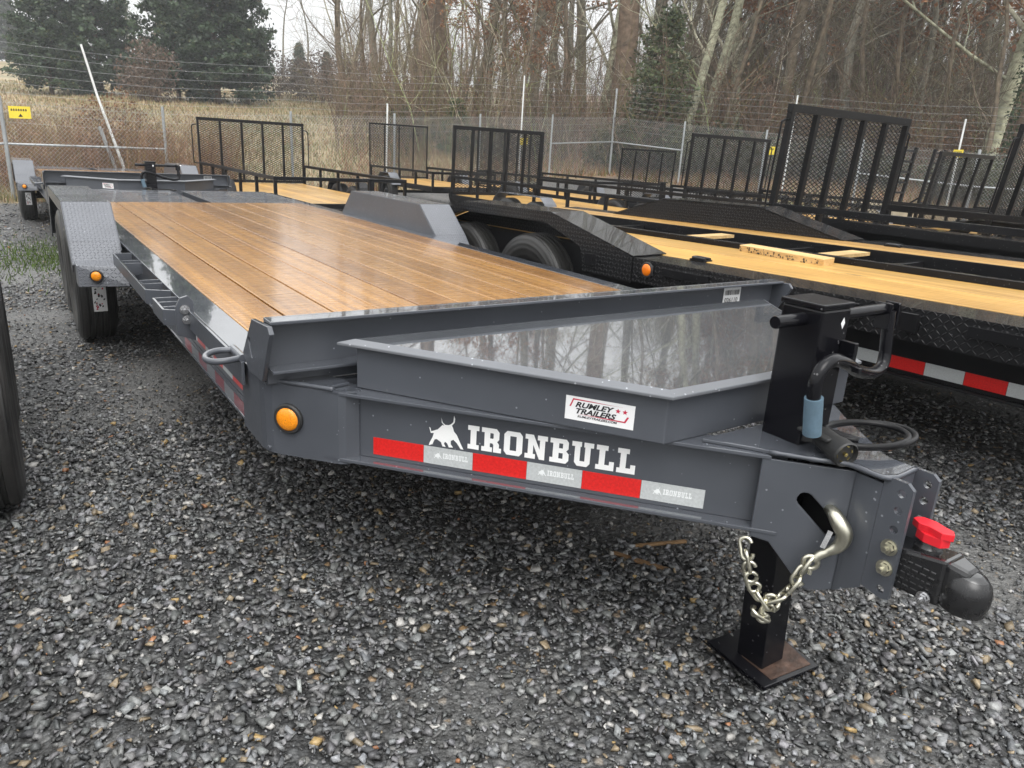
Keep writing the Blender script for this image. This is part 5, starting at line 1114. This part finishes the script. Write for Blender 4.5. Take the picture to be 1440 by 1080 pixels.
for px, dp, s in ((560, 36, .9), (655, 33, .8), (705, 32, .7), (790, 33, .9), (850, 31, .7), (985, 31, .8), (1045, 30, 1.0), (1105, 31, .9), (1175, 30, 1.1), (1260, 31, 1.0), (1320, 28, 1.0), (1440, 25, .8)): put_bush(2, px, dp, (s * 1.2, s * 1.2, s * random.uniform(.8, 1.6)), 'rusty-leaved brush among the trunks of the wood', 'rusty brush inside the wood')
for px, dp, s in ((150, 17.2, .55), (182, 17.4, .6), (208, 18.5, .45), (308, 19.0, .35), (130, 18.6, .5), (238, 18.2, .4)): put_bush(2, px, dp, (s, s, s * 1.5), 'rusty brown brush growing through the wire fence', 'rusty brush along the fence')
# dry grass of the field and leaf litter
def blades(name, n, pxr, dpr, hr, cols, seed, wd=.012):
    rng = np.random.default_rng(seed); px = rng.uniform(*pxr, n); dp = dpr[0] + (dpr[1] - dpr[0]) * rng.random(n) ** 1.4; P = np.array([pix_xy(a, b_) for a, b_ in zip(px, dp)]); z = gz(P[:, 0], P[:, 1]); keep = inside_yard(P[:, 0], P[:, 1]) < .5
    P = P[keep]; z = z[keep]; n = len(P); h = rng.uniform(*hr, n); a = rng.uniform(0, 2 * PI, n); w = wd * (1 + dp[keep] / 18); lx = rng.normal(0, .35, (n, 2)) * h[:, None]
    b0 = np.stack([P[:, 0] - w * np.cos(a), P[:, 1] - w * np.sin(a), z - .03], -1); b1 = np.stack([P[:, 0] + w * np.cos(a), P[:, 1] + w * np.sin(a), z - .03], -1); tp = np.stack([P[:, 0] + lx[:, 0], P[:, 1] + lx[:, 1], z + h], -1)
    V = np.stack([b0, b1, tp], 1).reshape(-1, 3); c = np.array(cols)[rng.integers(0, len(cols), n)] * rng.uniform(.7, 1.25, (n, 1))
    return np_mesh(name, V, np.arange(n * 3).reshape(n, 3), 'grass', np.repeat(c, 3, axis=0))
link('dry_grass', blades('dry_grass', 42000, (-120, 640), (14, 62), (.06, .24), [(.42, .34, .22), (.36, .28, .17), (.30, .27, .15), (.20, .20, .09), (.26, .17, .10)], 31), None, kind='stuff', label='tan dry grass on the sloping field', category='grass')
link('wood_grass', blades('wood_grass', 22000, (480, 1500), (18, 34), (.08, .35), [(.27, .20, .11), (.21, .12, .07), (.16, .15, .06), (.28, .16, .09)], 32), None, kind='stuff', label='dead grass and leaves sloping up to the wood', category='grass')
link('green_grass', (lambda: blades('green_grass', 10, (0, 1), (14, 15), (.1, .2), [(.05, .08, .02)], 33))(), None, kind='stuff', label='x', category='grass') if False else None
# patch of green grass on the gravel
rng = np.random.default_rng(55); n = 5200; gxx = np.concatenate([rng.normal(-1.15, .42, n // 2), rng.normal(-2.6, .35, n - n // 2)]); gyy = np.concatenate([rng.normal(7.6, .8, n // 2), rng.normal(10.5, .6, n - n // 2)]); h = rng.uniform(.02, .07, n); a = rng.uniform(0, 6.28, n); z0 = gz(gxx, gyy)
V = np.stack([np.stack([gxx - .006 * np.cos(a), gyy - .006 * np.sin(a), z0 - .01], -1), np.stack([gxx + .006 * np.cos(a), gyy + .006 * np.sin(a), z0 - .01], -1), np.stack([gxx + rng.normal(0, .025, n), gyy + rng.normal(0, .025, n), z0 + h], -1)], 1).reshape(-1, 3)
link('green_grass', np_mesh('green_grass', V, np.arange(n * 3).reshape(n, 3), 'grass', np.repeat(np.array([.075, .115, .025]) * rng.uniform(.6, 1.4, (n, 1)), 3, axis=0)), None, kind='stuff', label='thin green grass coming up through the gravel', category='grass')
# concrete blocks and a yellow machine part far right
for i, (px, dp, w, lab) in enumerate(((1308, 13.2, 1.1, 'tan concrete block beside the upright ladder ramps'), (1262, 13.8, .9, 'weathered concrete block behind the big leaning gate'))):
    x, y = pix_xy(px, dp); z = float(gz(x, y)); o = MB().hull8([(-w / 2, -.3, 0), (w / 2, -.3, 0), (w / 2, .3, 0), (-w / 2, .3, 0)], [(-w / 2 + .02, -.28, .80), (w / 2 - .02, -.28, .82), (w / 2 - .02, .28, .82), (-w / 2 + .02, .28, .80)]).build('concrete_block', 'concrete', None, bevel=.03); o.location = (x, y, z); o.rotation_euler = (0, 0, -.7); tag(o, lab, 'block')
# ------------------------------------------------------------------ gravel stones
def stones(n, rmin, rmax, smin, smax, seed, half=1.05):
    rng = np.random.default_rng(seed); r = np.sqrt(rng.uniform(rmin ** 2, rmax ** 2, n)); a0 = math.atan2(FWD[1], FWD[0]); a = a0 + rng.uniform(-half, half, n)
    x = CAM.x + r * np.cos(a); y = CAM.y + r * np.sin(a); keep = (inside_yard(x, y) > .3) & (rng.random(n) > .30 * fines(x, y)); x, y = x[keep], y[keep]; n = len(x)
    T = np.array([[-1, -1, -1], [1, -1, -1], [1, 1, -1], [-1, 1, -1], [-1, -1, 1], [1, -1, 1], [1, 1, 1], [-1, 1, 1]], float)
    s = smin * (smax / smin) ** (rng.random(n) ** 1.55); s = s * (1 - .45 * fines(x, y)); sc = np.stack([s * rng.uniform(.65, 1.35, n), s * rng.uniform(.42, .9, n), s * rng.uniform(.12, .42, n)], -1) / 2
    jt = rng.uniform(.30, 1.0, (n, 4, 2)); V = np.repeat(T[None], n, 0); V[:, :4, :2] *= jt; V[:, 4:, :2] *= jt * rng.uniform(.72, 1.0, (n, 4, 2)); V[..., 2] *= rng.uniform(.7, 1.0, (n, 8)); V *= sc[:, None, :]
    def rot(V, ax, th):
        i, j = [(1, 2), (2, 0), (0, 1)][ax]; c, sn = np.cos(th)[:, None], np.sin(th)[:, None]; A, Bq = V[..., i].copy(), V[..., j].copy(); V[..., i] = A * c - Bq * sn; V[..., j] = A * sn + Bq * c
    rot(V, 0, rng.normal(0, .34, n)); rot(V, 1, rng.normal(0, .34, n)); rot(V, 2, rng.uniform(0, 2 * PI, n))
    V[..., 0] += x[:, None]; V[..., 1] += y[:, None]; V[..., 2] += (gz(x, y) + sc[:, 2] * rng.uniform(-.3, .8, n))[:, None]
    g = rng.beta(1.4, 3.2, n) * .33 + .020; col = np.stack([g * rng.uniform(.95, 1.03, n), g, g * rng.uniform(.96, 1.06, n)], -1)
    q = rng.random(n); m_ = q < .035; col[m_] = rng.uniform(.28, .44, (m_.sum(), 1)) * np.array([1, .97, .92]); m_ = (q > .96); col[m_] = rng.uniform(.6, 1.2, (m_.sum(), 1)) * np.array([.26, .205, .135]); m_ = (q > .991); col[m_] = rng.uniform(.7, 1.1, (m_.sum(), 1)) * np.array([.36, .25, .11]); m_ = (q > .997); col[m_] = rng.uniform(.7, 1.1, (m_.sum(), 1)) * np.array([.30, .14, .07])
    F0 = np.array([[3, 2, 1, 0], [4, 5, 6, 7], [0, 1, 5, 4], [1, 2, 6, 5], [2, 3, 7, 6], [3, 0, 4, 7]]); F = (F0[None] + (np.arange(n) * 8)[:, None, None]).reshape(-1, 4)
    return V.reshape(-1, 3), F, np.repeat(col, 8, axis=0)
parts_ = [stones(108000, .7, 4.2, .008, .046, 1, 1.12), stones(48000, 4.2, 8.5, .014, .044, 2, .92), stones(22000, 8.5, 19, .03, .07, 3, .9)]
base = 0; VV, FF, CC = [], [], []
for V, F, C in parts_: VV.append(V); FF.append(F + base); CC.append(C); base += len(V)
link('gravel', np_mesh('gravel', np.vstack(VV), np.vstack(FF), 'gravel', np.vstack(CC)), None, kind='stuff', label='loose dark crushed stone covering the yard', category='gravel')
# bits of lath on the gravel under the tongue
for i, (a, b_, lab) in enumerate((((.045, -.262), (.113, -.401), 'short split lath on the gravel under the toolbox'), ((.144, -.246), (.30, -.303), 'thin wood sliver lying near a split lath'))):
    A = Vector((*a, .022)); Bq = Vector((*b_, .024)); c = (A + Bq) / 2; A = A + (A - c) * .3; Bq = Bq + (Bq - c) * .3
    o = MB().bar(A, Bq, .018 if i == 0 else .012, .010).build('wood_lath', 'oldwood', None, bevel=.001); tag(o, lab, 'wood')
# ------------------------------------------------------------------ misty air
hz = NB('haze'); hz.t.nodes.remove(hz.b); pv = hz.n('ShaderNodeVolumePrincipled'); pv.inputs['Color'].default_value = (.93, .95, .97, 1); pv.inputs['Density'].default_value = .0016; pv.inputs['Anisotropy'].default_value = .2
hz.l(pv.outputs[0], hz.t.nodes['Material Output'].inputs['Volume'])
HB = MB().box((-460, -460, -3), (460, 460, 40)).build('haze', hz.m, None, kind='stuff', label='thin grey winter mist hanging over the yard and wood', category='haze')
